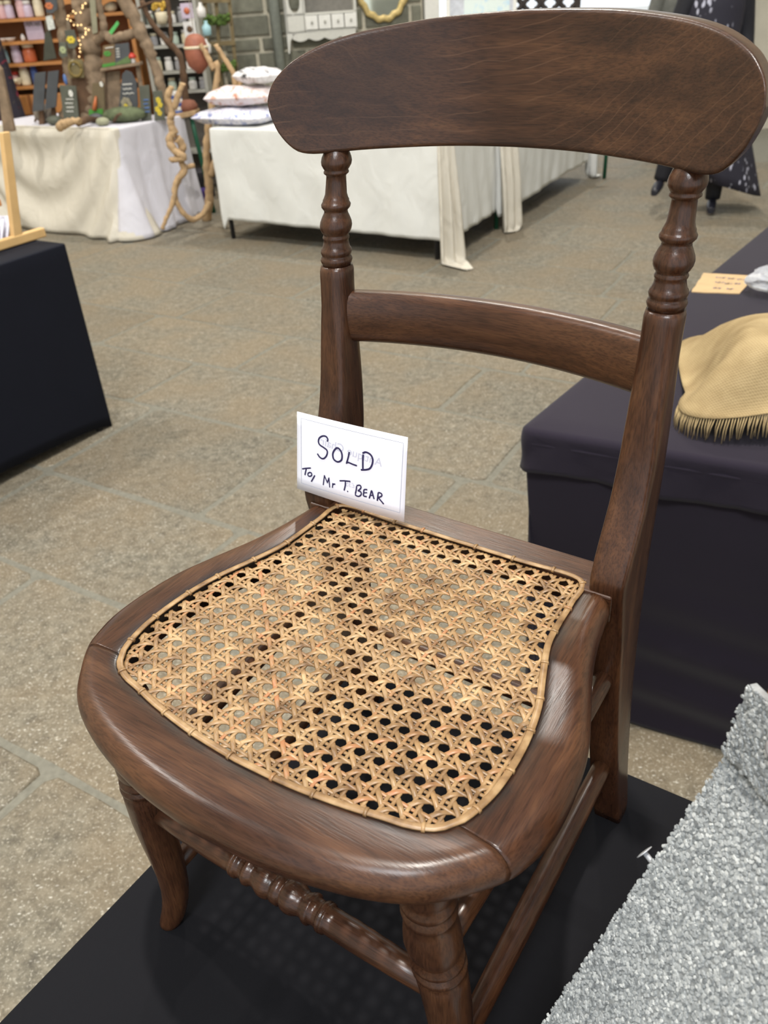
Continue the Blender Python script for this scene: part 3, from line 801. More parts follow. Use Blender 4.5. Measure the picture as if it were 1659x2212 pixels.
mb = MB(); mb.prism([(v.x, v.y, .70) for v in [(A_ * .97 + C_ * .03), (B_ * .97 + D_ * .03), (C_ * .97 + A_ * .03), (D_ * .97 + B_ * .03)]], (0, 0, .03)); mb.build('table_top', M_BOARD, rt_)
for v in ((A_ * .88 + C_ * .12), (B_ * .88 + D_ * .12), (C_ * .93 + A_ * .07), (D_ * .93 + B_ * .07)): MB().tube([(v.x, v.y, .70), (v.x, v.y, 0)], .014, 10).build('leg', M_DARKMETAL, rt_)

# --- table at the left in a stretch cover with arched hems
Lc = Vector((-1.097, 3.055, 0))
LP = [Lc, Lc - E1 * .75, Lc - E1 * .75 - E2 * 1.83, Lc - E2 * 1.83]
lt = tag(empty('display_table'), 'table in a tight navy-black stretch cover with arched hem, at the left edge', 'table')
def arch(s):
    side = int(s) % 4; t = s - int(s); L = (.75, 1.83, .75, 1.83)[side]
    if t < 0 or t > 1: return .003
    return .003 + .05 * min(1, (4 * t * (1 - t)) ** .55) * (1.0 if side in (1, 3) else .8)
drape('stretch_cover', M_NAVY, [(v.x, v.y) for v in LP], .740, arch, lambda s, t, p: -.012 * (4 * (s - int(s)) * (1 - (s - int(s)))) * t, .06, .012, 16, parent=lt, edge_r=.006)
mb = MB(); mb.prism([(v.x * .985 + (LP[(i + 2) % 4].x) * .015, v.y * .985 + LP[(i + 2) % 4].y * .015, .705) for i, v in enumerate(LP)], (0, 0, .028)); mb.build('table_top', M_BOARD, lt)
for i, v in enumerate(LP):
    o = LP[(i + 2) % 4]; q = v * .97 + o * .03
    MB().tube([(q.x, q.y, .70), (q.x, q.y, 0)], .014, 10).build('leg', M_DARKMETAL, lt)

# --- table-top easel on it
M_PINE = plain('pale_pine', (210, 172, 116), 0.55, var=0.1, scale=12)
M_PINE2 = plain('orange_pine', (196, 138, 88), 0.55, var=0.1, scale=12)
eo = Lc - E1 * .16
es = tag(empty('table_easel', (eo.x, eo.y, .742), A1), 'pale wooden easel rack standing on the navy-black covered table', 'easel')
# own axes: x along E1, y along E2
MB().box((0, -.40, .018), (.014, .44, .017)).build('foot_rail', M_PINE, es, bevel=.005)
for (y0, y1) in ((-.079, -.008), (-.721, -.792)):
    mb = MB(); mb.prism([(-.011, y0 - .019, .03), (-.011, y0 + .019, .03), (-.011, y1 + .016, .368), (-.011, y1 - .016, .368)], (.022, 0, 0)); mb.build('upright', M_PINE, es, bevel=.003)
MB().box((-.02, -.40, .150), (.008, .31, .012)).build('cross_rail', M_PINE2, es, bevel=.003)
MB().box((-.10, -.40, .015), (.010, .36, .014)).build('back_rail', M_PINE2, es, bevel=.003)
for y in (-.10, -.70): MB().box((-.055, y, .013), (.065, .010, .010)).build('foot_bar', M_PINE2, es, bevel=.003)
M_PAPER = plain('white_paper', (226, 226, 238), 0.6, var=0.02)
for i, (yy, x0, h, lab) in enumerate(((-.112, .020, .075, 'white card standing on the easel foot, nearest the upright'), (-.138, .026, .070, 'white card standing on the easel foot behind the first one'), (-.164, .030, .064, 'white card standing on the easel foot, third from the upright'))):
    mb = MB(); mb.prism([(-.075, yy - .004, .0), (-.015, yy + .004, .0), (-.015, yy + .04, h), (-.075, yy + .032, h)], (0, .0016, 0))
    c = mb.build('greeting_card', M_PAPER, None, loc=(eo.x, eo.y, .766), rotz=A1); tag(c, lab, 'card', 'cards on the easel')

# --- things on the right-hand table
M_CARDBOARD = plain('brown_cardboard', (182, 154, 114), 0.85, scale=40, var=0.06)
M_PURPLE = plain('purple_ink', (120, 104, 122), 0.8)
sg = tag(empty('cardboard_sign'), 'torn piece of brown cardboard with faint purple handwriting lying on the dark cloth', 'sign')
q4 = [Vector(p) for p in ((.929, 2.217, .7405), (1.046, 2.164, .7405), (.951, 2.026, .7405), (.839, 2.065, .7405))]
edge = []
for i in range(4):
    for k in range(7):
        p = q4[i].lerp(q4[(i + 1) % 4], k / 7); edge.append(p + Vector((R.uniform(-.002, .002), R.uniform(-.002, .002), 0)))
MB().prism([(p.x, p.y, p.z) for p in edge][::-1], (0, 0, .003)).build('cardboard_sheet', M_CARDBOARD, sg)
mb = MB(); rs = random.Random(5)
def on_sign(a, b): return q4[0].lerp(q4[1], a).lerp(q4[3].lerp(q4[2], a), b) + Vector((0, 0, .0037))
for (b0, a0, a1) in ((.22, .30, .48), (.24, .55, .68), (.26, .74, .93), (.48, .36, .52), (.52, .56, .70), (.50, .76, .86), (.78, .40, .55), (.80, .68, .80)):
    pts = [on_sign(lerp(a0, a1, k / 8), b0 + (.05 if k % 2 else -.05) * rs.uniform(.6, 1)) for k in range(9)]
    rows_ = []
    for i, p in enumerate(pts):
        d = (pts[min(i + 1, 8)] - pts[max(i - 1, 0)]).normalized(); s_ = Vector((-d.y, d.x, 0)) * .0016
        rows_.append([p + s_, p - s_])
    mb.grid(rows_)
mb.build('handwriting', M_PURPLE, sg, fix=False)
# burlap over a white bowl
def burlap_mat():
    k = Nt('burlap'); w1 = k.n('ShaderNodeTexWave', bands_direction='X'); w2 = k.n('ShaderNodeTexWave', bands_direction='Y')
    tc = k.n('ShaderNodeTexCoord')
    for w in (w1, w2):
        w.inputs['Scale'].default_value = 62; w.inputs['Distortion'].default_value = 2.2; w.inputs['Detail'].default_value = 1; k.l(tc.outputs['UV'], w.inputs['Vector'])
    v = k.coords(); f = k.noise(v, 14, 4); g = k.noise(v, 160, 2)
    c = k.ramp(f, [(0.3, lin((142, 122, 88))), (0.7, lin((172, 152, 114)))])
    wv = k.mix(0.5, w1.outputs['Fac'], w2.outputs['Fac'])
    c = k.mix(0.55, c, k.ramp(wv, [(0.2, (0.62, 0.60, 0.56)), (0.7, (1.1, 1.1, 1.1))]), 'MULTIPLY')
    k.base(c); k.set(Roughness=0.95, Specular_IOR_Level=0.15); k.bump(k.mix(0.5, wv, g), 0.5, 0.0015)
    return k.m
M_BURLAP = burlap_mat(); M_CERAMIC = plain('white_ceramic', (222, 222, 230), 0.25, var=0.02)
bc = Vector((.790, 1.365, .7405))
bowl = MB().lathe([(.070, 0), (.088, .003), (.094, .010), (.114, .040), (.128, .070), (.134, .100), (.128, .101), (.112, .070), (.07, .03)], (0, 0, 0), 40)
tag(bowl.build('ceramic_bowl', M_CERAMIC, loc=bc + Vector((.0, -.022, .0005))), 'white ceramic bowl showing under the fringed burlap', 'bowl')
bur = tag(empty('burlap_cloth', bc), 'beige burlap cloth with a fringed hem thrown over the white bowl', 'cloth')
REACH = [(-180, .222, .036), (-165, .228, .040), (-150, .225, .050), (-130, .200, .066), (-110, .180, .080), (-90, .176, .084), (-60, .178, .080), (-20, .20, .05), (20, .26, .02), (60, .33, .010), (85, .36, .008), (105, .345, .008), (120, .285, .008), (144, .222, .012), (165, .215, .026), (180, .222, .036)]
def burl(phi, u):
    """phi direction round the bowl, u 0..1 from the middle to the hem"""
    dg = (math.degrees(phi) + 180) % 360 - 180
    reach, hem = interp(REACH, dg)
    r_ = u * reach
    k = max(0.0, (r_ - .105)) / max(reach - .105, .02)
    fold = (math.sin(phi * 4 + .6) * .020 + math.sin(phi * 7 + 2.4) * .012) * min(1, k * 1.6)
    steep = reach < .2
    drop = (1 - math.cos(pi * k)) / 2 if not steep else k ** 1.5
    z = lerp(.150 + .010 * math.sin(phi * 2 + 1), hem, drop) + fold * (.8 if 0 < k < 1 else 0) * math.sin(pi * k)
    rr = r_ + fold * .8 * k
    return Vector((rr * math.cos(phi), rr * math.sin(phi), z))
nu, npn = 26, 96
mb = MB(); rings = [[burl(2 * pi * j / npn, i / nu) for j in range(npn)] for i in range(1, nu + 1)]
mb.grid(rings, closed_u=True); o0 = len(mb.v); mb.v.append((0, 0, .152))
for j in range(npn): mb.f.append((o0, j, (j + 1) % npn)); mb.sm.append(True)
bo = mb.build('burlap_sheet', M_BURLAP, bur, solid=.0018)
uvl = bo.data.uv_layers.new(name='weave')
for lp in bo.data.loops:
    v = bo.data.vertices[lp.vertex_index].co; uvl.data[lp.index].uv = (v.x + v.z * .8, v.y + v.z * .5)
fr = MB(); rr = random.Random(9)
for j in range(npn * 4):
    ph = 2 * pi * j / (npn * 4); dg = (math.degrees(ph) + 180) % 360 - 180
    if not (dg > 172 or dg < -20): continue
    p = burl(ph, .99); out = Vector((math.cos(ph), math.sin(ph), 0)); L = min(.046 * rr.uniform(.75, 1.05), p.z - .002)
    if L < .006: continue
    w = Vector((rr.uniform(-.004, .004), rr.uniform(-.004, .004), 0))
    fr.tube([p, p + out * .004 + w * .4 + Vector((0, 0, -L * .5)), p + out * .003 + w + Vector((0, 0, -L))], [.0010, .0010, .0007], 4)
tag(fr.build('fringe', plain('jute_thread', (186, 162, 118), 0.9), bur), kind='stuff')
# crumpled clear wrapping
def clear_mat():
    k = Nt('clear_film'); k.base((.95, .96, 1, 1)); k.set(Roughness=.12, Transmission_Weight=.75, IOR=1.2, Specular_IOR_Level=.8); return k.m
cf = MB(); rg = random.Random(21)
rings = []
for i in range(1, 10):
    th = pi * i / 10
    rings.append([(.085 * math.sin(th) * math.cos(2 * pi * k / 22) * rg.uniform(.75, 1.15), .06 * math.sin(th) * math.sin(2 * pi * k / 22) * rg.uniform(.75, 1.15), .04 - .038 * math.cos(th) * rg.uniform(.85, 1.0)) for k in range(22)])
cf.loft(rings, False)
tag(cf.build('plastic_wrap', clear_mat(), loc=(1.045, 2.015, .7405)), 'crumpled clear plastic wrapping beside the cardboard sign', 'plastic wrap')

# --- the felt-roofed wooden house in front, on the chair's table
M_FELT = plain('roofing_felt', (136, 139, 139), 0.95, scale=120, var=0.3, bump=0.5)
k = Nt('mineral_chip'); a_t = k.n('ShaderNodeAttribute', attribute_name='tone')
k.base(k.ramp(a_t.outputs['Fac'], [(0.0, lin((96, 100, 102))), (0.25, lin((132, 136, 137))), (0.8, lin((158, 161, 161))), (1.0, lin((192, 194, 192)))])); k.set(Roughness=.6, Specular_IOR_Level=.4); M_GRAN = k.m
M_ZINC = plain('galvanised_steel', (176, 178, 182), 0.45, metal=0.4, scale=300, var=0.12)
M_ORANGE = plain('orange_timber', (206, 140, 88), 0.6, scale=20, var=0.1)
hr = Vector((.2905, -.9569, 0)); hq = Vector((-.9569, -.2905, 0)); HP = Vector((.1643, .2670, 0))
house = tag(empty('bird_house', (HP.x, HP.y, .742)), 'small wooden house with a steep roof of grey chipped felt beside the chair, lower right', 'bird house')
def hp(r_, q_, z): return hr * r_ + hq * q_ + Vector((0, 0, z - .742))
sl = (hq * .0923 + Vector((0, 0, -.2043))).normalized(); nn = sl.cross(hr); nn = nn if nn.dot(hq) > 0 else -nn
up3 = (hq * -.0053 + Vector((0, 0, .041))).normalized(); n3 = up3.cross(hr); n3 = n3 if n3.dot(hq) > 0 else -n3
RL = .33; SL = .305
p0 = hp(0, 0, 1.12)
def slab(mb, o, a, La, b, Lb, n, th): mb.prism([o, o + a * La, o + a * La + b * Lb, o + b * Lb], n * th)
mb = MB(); slab(mb, p0 - nn * .004, hr, RL, sl, SL, nn, .004); mb.build('roof_felt', M_FELT, house)
mb = MB(); slab(mb, p0 - nn * .016 + hr * .004, hr, RL - .008, sl, SL - .004, nn, .0118); mb.build('roof_board', M_ORANGE, house)
mb = MB(); slab(mb, p0 + n3 * .0015 - up3 * .002, hr, RL, up3, .0435, n3, .004); mb.build('felt_upstand', M_FELT, house)
bodyp = [hp(.012, -.10, .7425), hp(.012, .092, .7425), hp(.012, .092, .873), hp(.012, -.016, 1.105), hp(.012, -.016, 1.155), hp(.012, -.10, 1.155)]
MB().prism(bodyp, hr * (RL - .024)).build('house_body', M_ORANGE, house)
mb = MB(); mb.prism([hp(.004, -.0075, 1.10), hp(.004, -.018, 1.10), hp(.004, -.018, 1.27), hp(.004, -.0075, 1.27)], hr * (RL - .02)); mb.build('back_board', M_ORANGE, house)
gr = MB(); rg = random.Random(4)
def chips(mb, o, a, La, b, Lb, n, dens, s0, s1):
    for _ in range(int(La * Lb * dens)):
        u_, v_ = rg.uniform(-.001, La), rg.uniform(-.0005, Lb); s_ = rg.uniform(s0, s1)
        c = o + a * u_ + b * v_ + n * rg.uniform(-.0002, .0004); th = rg.uniform(0, pi)
        x = a * math.cos(th) + b * math.sin(th)
        tlt = n + a * rg.uniform(-.16, .16) + b * rg.uniform(-.16, .16); tlt.normalize()
        x = (x - tlt * x.dot(tlt)).normalized(); y = tlt.cross(x); k = rg.uniform(.6, .95); h = rg.uniform(.0004, .0009); o_ = len(mb.v)
        cut = [(math.cos(2 * pi * q / 5 + .3) * s_ * .5 * rg.uniform(.8, 1.1), math.sin(2 * pi * q / 5 + .3) * s_ * .5 * k * rg.uniform(.8, 1.1)) for q in range(5)]
        mb.v += [tuple(c + x * p_ + y * q_) for p_, q_ in cut] + [tuple(c + x * p_ * .8 + y * q_ * .8 + tlt * h) for p_, q_ in cut]
        sh = rg.random() ** .8
        for q in range(5): mb.f.append((o_ + q, o_ + (q + 1) % 5, o_ + 5 + (q + 1) % 5, o_ + 5 + q)); mb.sm.append(False)
        mb.f.append(tuple(o_ + 5 + q for q in range(5))); mb.sm.append(False); SHADE.extend([sh] * 6)
SHADE = []
chips(gr, p0, hr, .30, sl, SL, nn, 520000, .0019, .0034)
chips(gr, p0 + n3 * .0055 - up3 * .002, hr, .20, up3, .0435, n3, 520000, .0019, .0034)
go = tag(gr.build('stone_chips', M_GRAN, house, fix=False), kind='stuff')
at = go.data.attributes.new('tone', 'FLOAT', 'FACE'); at.data.foreach_set('value', SHADE)
nb = p0 + sl * .0874 - nn * .004
ax_ = Vector((-.434, .660, .360)).normalized()
mb = MB(); mb.tube([nb - ax_ * .004, nb + ax_ * .0090], .0015, 12)
mb.tube([nb + ax_ * .0086, nb + ax_ * .0090, nb + ax_ * .0094, nb + ax_ * .0097], [.0020, .0050, .0050, .0034], 20); mb.build('clout_nail', M_ZINC, house)
nb = p0 + up3 * .0265 + hr * .0265 + n3 * .0078
MB().tube([nb - n3 * .004, nb + n3 * .0012, nb + n3 * .0018, nb + n3 * .0024], [.0046, .0050, .0050, .0036], 24).build('clout_nail', M_ZINC, house)
# the rounded wooden thing by the front edge of the table
kn = MB().lathe([(.010, 0), (.020, .001), (.027, .006), (.029, .013), (.026, .021), (.018, .027), (.008, .029)], (0, 0, 0), 24)
tag(kn.build('wooden_knob', plain('reddish_wood', (112, 66, 46), 0.45), loc=(-.236, .299, .7425)), 'rounded reddish wooden knob at the bottom edge of the black table', 'knob')
# ------------------------------------------------------------------ white-clothed tables in the background
def leg_pair(parent, pts, mat):
    for p in pts: MB().tube([(p[0], p[1], .70), (p[0], p[1], 0)], .016, 10).build('leg', mat, parent)
# the slate stall's table (corner towards us)
S0 = Vector((-1.75, 6.37, 0))
SP = [S0, S0 + E2 * .72, S0 + E2 * .72 - E1 * 1.55, S0 - E1 * 1.55]
st = tag(empty('trestle_table'), 'trestle table of the slate stall under the cream and white cloths', 'table')
mb = MB(); mb.prism([(v.x, v.y, .70) for v in SP], (0, 0, .028)); mb.build('table_top', M_BOARD, st)
leg_pair(st, [SP[0] * .94 + SP[2] * .06, SP[3] * .94 + SP[1] * .06, SP[2] * .94 + SP[0] * .06], M_DARKMETAL)
gl = [(-1.3032, 7.02, 0.7241), (-1.2921, 7.02, 0.5644), (-1.2757, 7.02, 0.3861)]
MB().tube([gl[0], gl[1], gl[2], (gl[2][0] + .03, gl[2][1], .0)], .017, 10).build('leg', M_GREENMETAL, st)
def swag(s, t, p):
    side = int(s) % 4; x = s - int(s)
    if side == 3:      # the long front, gathered in catenary folds; corner S0 at x = 1
        w = .018 + .10 * t * t + .10 * t * x ** 6
        c = (x - .48) * 2.0
        w += .034 * math.sin(15 * (t * .9 + .85 * c * c) + 1.2) * (0.35 + .65 * t) * (1 - .3 * t)
        w += .010 * t * 4 * math.sin(x * 75 + t * 6) * max(0, 1 - t * 2.2)
        return w
    if side == 0: return .16 * t * t * (1 - x) + .03 * t + .022 * t * math.sin(x * 19 + 2 * t) + .008 * math.sin(x * 47 + 3 * t) * t
    return .03 * t
def sfloor(s): return .010
MB_ = drape('tablecloth', M_CREAM, [(v.x, v.y) for v in (S0 + E1 * .016 - E2 * .016, S0 + E2 * .05 + E1 * .016, S0 + E2 * .05 - E1 * 1.575, S0 - E2 * .016 - E1 * 1.575)], .7445, sfloor, lambda s, t, p: swag(s, t, p) if int(s) % 4 == 3 else (.17 * t * t if int(s) % 4 == 0 else .0), .03, .015, 26)
tag(MB_, 'cream cloth hanging in swagged folds down the long front of the slate stall', 'tablecloth')
w2 = drape('tablecloth', M_LAV, [(v.x, v.y) for v in (S0 + E1 * .012 + E2 * .0, S0 + E2 * .74 + E1 * .012, S0 + E2 * .74 - E1 * 1.56, S0 - E1 * 1.56)], .742, sfloor, lambda s, t, p: (.05 * t + .11 * t * t * (1 - (s - int(s))) + .020 * t * math.sin((s - int(s)) * 17 + 2 * t) + .009 * math.sin((s - int(s)) * 43 + 3 * t) * t) if int(s) % 4 == 0 else .0, .03, .015, 22)
tag(w2, 'cool white cloth over the top and right end of the slate stall', 'tablecloth')

# the white-clothed table in the middle
T0 = Vector((-1.025, 6.085, 0)); TW = 1.79
TP = [T0, T0 + E1 * TW, T0 + E1 * TW + E2 * .74, T0 + E2 * .74]
tt = tag(empty('trestle_table'), 'trestle table with black front legs under the long white cloth', 'table')
mb = MB(); mb.prism([(v.x, v.y, .70) for v in [TP[0] * .97 + TP[2] * .03, TP[1] * .97 + TP[3] * .03, TP[2] * .97 + TP[0] * .03, TP[3] * .97 + TP[1] * .03]], (0, 0, .028)); mb.build('table_top', M_BOARD, tt)
leg_pair(tt, [(-0.9701, 6.1052, 0.0), (0.4453, 5.2142, 0.0), TP[3] * .93 + TP[1] * .07], M_DARKMETAL)
def hem(s):
    side = int(s) % 4; x = s - int(s)
    if side == 0: return .150 - .02 * x - (.075 if x < .035 else 0) * (1 - x / .035)
    if side == 1: return .125 + .02 * x
    return .14
def hang(s, t, p):
    side = int(s) % 4; x = s - int(s)
    w = .012 * t + .007 * t * math.sin(x * 26 + 1.5 * math.sin(t * 5)) + .004 * math.sin(x * 61 + 4 * t) * t
    if side == 0: w += .006 * math.sin(9 * t + 30 * x * (1 - t)) * math.exp(-x * 7)
    return w
c1 = drape('tablecloth', M_SHEET, [(v.x, v.y) for v in TP], .742, hem, hang, .03, .012, 26)
tag(c1, 'long white tablecloth with a black table leg showing below each end of its front hem', 'tablecloth')
# the cloth's loose corner tails that reach the floor
def tail(name, label, top, d_out, d_side, h, w_top, w_bot, trail, mat):
    top = Vector(top); d_out = Vector(d_out).normalized(); d_side = Vector(d_side).normalized(); rows_ = []
    for k in range(25):
        t = k / 24
        if t < .82: z = lerp(h, .012, t / .82); o = .015 + .030 * (t / .82) ** 1.6
        else: z = .012 - .006 * (t - .82) / .18; o = .045 + trail * (t - .82) / .18
        w = lerp(w_top, w_bot, min(1, t * 1.1) ** .8) * (1 - .75 * max(0, (t - .82) / .18)); r_ = []
        for j in range(17):
            q = j / 16 - .5
            f = .030 * math.cos(q * 14) * min(1, t * 2.2) + .010 * math.cos(q * 31 + 2 * t)
            r_.append(top + d_side * (q * w + .02 * t) + d_out * (o + f * (1 if t < .82 else .35)) + Vector((0, 0, z + (0.006 * math.cos(q * 14) if t >= .82 else 0))))
        rows_.append(r_)
    o_ = MB().grid(rows_).build(name, mat, solid=.002); return tag(o_, label, 'cloth')
cR = TP[1]
tail('cloth_tail', 'cream corner of the white cloth trailing onto the floor at the middle table', (cR.x, cR.y, 0), E1 * .75 - E2 * .5, E1 * .6 + E2 * .9, .735, .10, .19, .20, M_CREAM)
# third table behind, running away to the right
U0 = TP[1] + E2 * .80 + E1 * .02; UL = 1.88
UP = [U0, U0 + E2 * UL, U0 + E2 * UL - E1 * .74, U0 - E1 * .74]
ut = tag(empty('trestle_table'), 'trestle table with green legs under the cloth that runs away to the right', 'table')
mb = MB(); mb.prism([(v.x, v.y, .70) for v in [UP[0] * .97 + UP[2] * .03, UP[1] * .97 + UP[3] * .03, UP[2] * .97 + UP[0] * .03, UP[3] * .97 + UP[1] * .03]], (0, 0, .028)); mb.build('table_top', M_BOARD, ut)
leg_pair(ut, [(0.924, 5.8833, 0.0), (2.0928, 7.4005, 0.0), UP[3] * .93 + UP[1] * .07], M_GREENMETAL)
c2 = drape('tablecloth', M_SHEET, [(v.x, v.y) for v in UP], .742, lambda s: .10 + .05 * abs(math.sin(s * 2)), hang, .03, .012, 22)
tag(c2, 'white tablecloth running away to the right behind the chair back, over green legs', 'tablecloth')
tail('cloth_tail', 'cream cloth end hanging at the near corner of the far right-hand table', (U0.x + E1.x * .03, U0.y + E1.y * .03, 0), E1, E2 * .9 + E1 * .3, .73, .16, .20, .03, M_CREAM)
cU = UP[1]
tail('cloth_tail', 'white cloth end touching the floor at the far end of the far table', (cU.x + E2.x * .03, cU.y + E2.y * .03, 0), E1 * .6 + E2 * .8, E2 * .7 - E1 * .6, .735, .12, .16, .10, M_SHEET)

# ------------------------------------------------------------------ the pine dresser and the pale shelves against the wall
M_DRESS = plain('honey_pine', (176, 118, 62), 0.55, scale=8, var=0.16)
M_DRESS2 = plain('dark_honey_pine', (140, 88, 42), 0.6, scale=8, var=0.16)
DY = 7.98
dr = tag(empty('dresser', (-2.52, DY, 0)), 'tall honey pine dresser with open shelves and drawers behind the slates', 'dresser')
X0, X1 = -.70, .66; DEP = .26
for x in (X0, X1): MB().box((x, DEP / 2, 1.02), (.016, DEP / 2, 1.02)).build('side_panel', M_DRESS, dr)
MB().box((0, DEP - .008, 1.02), (.68, .008, 1.0)).build('back_panel', M_DRESS2, dr)
SH = [0.9441, 1.117, 1.2787, 1.4429, 1.66, 1.86]
for z in SH: MB().box((-.02, DEP / 2 - .004, z - .012), (.668, DEP / 2 - .006, .012)).build('shelf', M_DRESS, dr)
MB().box((0, .0, .44), (.69, .012, .44)).build('cupboard_front', M_DRESS2, dr)
M_KNOB = plain('wood_knob', (150, 96, 50), 0.5)
for i, x in enumerate((-.50, -.16, .18, .50)):
    d = MB().box((x, -.016, .80), (.155, .010, .075)).build('drawer', M_DRESS, dr, bevel=.005)
    MB().ball((x, -.036, .80), .017, 10).build('knob', M_KNOB, d)
    d = MB().box((x, -.016, .40), (.155, .010, .28)).build('cupboard_door', M_DRESS, dr, bevel=.005)
    MB().ball((x + .11, -.034, .45), .015, 10).build('knob', M_KNOB, d)
# scalloped frieze above the right-hand bay
fz = []
for k in range(41):
    u_ = k / 40; fz.append((lerp(.10, .64, u_), -.004, 1.475 + .030 * abs(math.sin(u_ * pi * 3)) + .015))
MB().prism(fz + [(.64, -.004, 1.62), (.10, -.004, 1.62)], (0, .012, 0)).build('scalloped_frieze', M_DRESS, dr)

JAR = [(.40, 0), (.48, .02), (.50, .08), (.50, .58), (.46, .68), (.36, .74), (.36, .78), (.42, .79), (.42, .98), (.38, 1.0)]
def jar(x, y, z, w, h, body, cap, label, cat='jar', group=None, name='jar'):
    t = tag(empty(name, (x, y, z)), label, cat, group)
    MB().lathe([(r_ * w, q * h) for r_, q in JAR[:7]], (0, 0, 0), 14).build('body', body, t)
    MB().lathe([(r_ * w, q * h) for r_, q in JAR[6:]], (0, 0, 0), 14).build('lid', cap, t)
    return t
def col(name, rgb, rough=.35): return plain(name, rgb, rough, var=.05)
J_LIL, J_PINK, J_CREAM, J_BLUE, J_ORNG, J_GREY, J_TEAL, J_RED, J_WHITE, J_GLASS = col('lilac_glaze', (196, 180, 196)), col('pink_glaze', (208, 168, 168)), col('cream_glaze', (220, 208, 178)), col('deep_blue_glaze', (64, 88, 148)), col('orange_glaze', (186, 98, 60)), col('grey_glaze', (150, 148, 150)), col('pale_blue_glaze', (158, 196, 202)), col('red_glaze', (196, 60, 44)), col('white_glaze', (226, 222, 216)), col('greenish_glass', (186, 200, 186))
G = 'jars on the pine dresser shelves'
def dz(i): return SH[i] + .0005
for (px, x_, sh, w, h, b, c_, lab) in (
    (0, -2.931, 3, .075, .13, J_PINK, J_CREAM, 'pink jar with cream top, leftmost on the top visible dresser shelf'),
    (0, -2.867, 3, .075, .13, J_LIL, J_CREAM, 'lilac jar with cream top, second from left on the top visible dresser shelf'),
    (0, -2.765, 3, .08, .16, J_PINK, J_LIL, 'pink jar with lilac top, third along the top visible dresser shelf'),
    (0, -2.713, 3, .08, .12, J_LIL, J_WHITE, 'short lilac jar with white top, fourth along the top visible dresser shelf'),
    (0, -2.621, 3, .08, .17, J_CREAM, J_PINK, 'tall cream jar at the right of the top visible dresser shelf'),
    (0, -3.017, 1, .09, .14, J_TEAL, J_CREAM, 'pale blue jar with cream top on the dresser'),
    (0, -2.902, 1, .085, .14, J_LIL, J_LIL, 'all lilac jar beside the pale blue jar on the dresser'),
    (0, -2.792, 1, .11, .14, J_ORNG, J_CREAM, 'wide orange jar with cream top on the dresser'),
    (0, -2.962, 0, .07, .11, J_PINK, J_RED, 'small pink jar with red top on the dresser counter'),
    (0, -2.878, 0, .085, .17, J_CREAM, J_PINK, 'cream jar with pink top on the dresser counter'),
    (0, -2.792, 0, .06, .17, J_BLUE, J_BLUE, 'deep blue jar on the dresser counter')):
    jar(x_, DY + .10, dz(sh), w, h, b, c_, lab, group=G)
# a lump of white coral and small dishes
cr = MB(); rg = random.Random(8)
for k in range(9): cr.ball((rg.uniform(-.06, .06), rg.uniform(-.03, .03), .03 + rg.uniform(-.005, .02)), rg.uniform(.018, .03), 8, (1, 1, .9), .1, rg)
tag(cr.build('coral', J_CREAM, loc=(-2.982, DY + .07, dz(0) - .004)), 'knobbly cream coral lump at the left of the dresser counter', 'coral')
for (x_, lab) in ((-2.984, 'small white dish at the left of the dresser\'s middle shelf'), (-2.917, 'small white dish nearer the plaques on the dresser\'s middle shelf')):
    tag(MB().lathe([(.02, 0), (.03, .004), (.045, .022), (.047, .028), (.04, .026), (.02, .008)], (0, 0, 0), 16).build('dish', J_WHITE, loc=(x_, DY + .09, dz(2))), lab, 'dish')
tag(MB().lathe([(.012, 0), (.02, .01), (.018, .03), (.006, .05)], (0, 0, 0), 12).build('ornament', J_WHITE, loc=(-2.808, DY + .09, dz(2))), 'tiny white cone on the dresser\'s middle shelf', 'ornament')
def tablet(x_, z_, w, h, lab):
    t = tag(empty('plaque', (x_, DY + .09, z_)), lab, 'plaque', 'lilac plaques on the dresser')
    MB().box((0, 0, h / 2), (w / 2, .012, h / 2)).build('panel', J_LIL, t, bevel=.006)
    MB().tube([(-w * .3, -.014, h * .7), (-w * .1, -.014, h * .82), (0, -.014, h * .66), (w * .2, -.014, h * .84), (w * .32, -.014, h * .68)], .006, 6).build('painted_motif', J_GREY, t)
tablet(-2.725, dz(2), .085, .155, 'lilac plaque with grey motif, left of the pair on the dresser')
tablet(-2.657, dz(2), .075, .150, 'lilac plaque with grey motif, right of the pair on the dresser')
# shells and toys in the right-hand bay
rx = (-2.107, 8.05, 1.3631)
tag(MB().ball((0, 0, 0), .035, 10, (1, .7, 1)).build('ornament', J_RED, loc=(rx[0], DY + .09, dz(3) + .034)), 'round red ornament in the right-hand bay of the dresser', 'ornament')
tag(MB().lathe([(.02, 0), (.055, .02), (.06, .06), (.035, .11), (.012, .135)], (0, 0, 0), 14).build('shell', J_CREAM, loc=(rx[0] + .085, DY + .10, dz(3))), 'large cream shell in the right-hand bay of the dresser', 'shell')
g4 = [(-2.044, 7.93, 1.3027), (-1.9521, 7.93, 1.3805), (-1.9422, 7.93, 1.3569), (-2.0264, 7.93, 1.2783)]
tag(MB().prism(g4, (0, .02, 0)).build('paper_leaf', col('bright_green_card', (96, 190, 104)), bevel=.003), 'slanting bright green card among the driftwood', 'card')

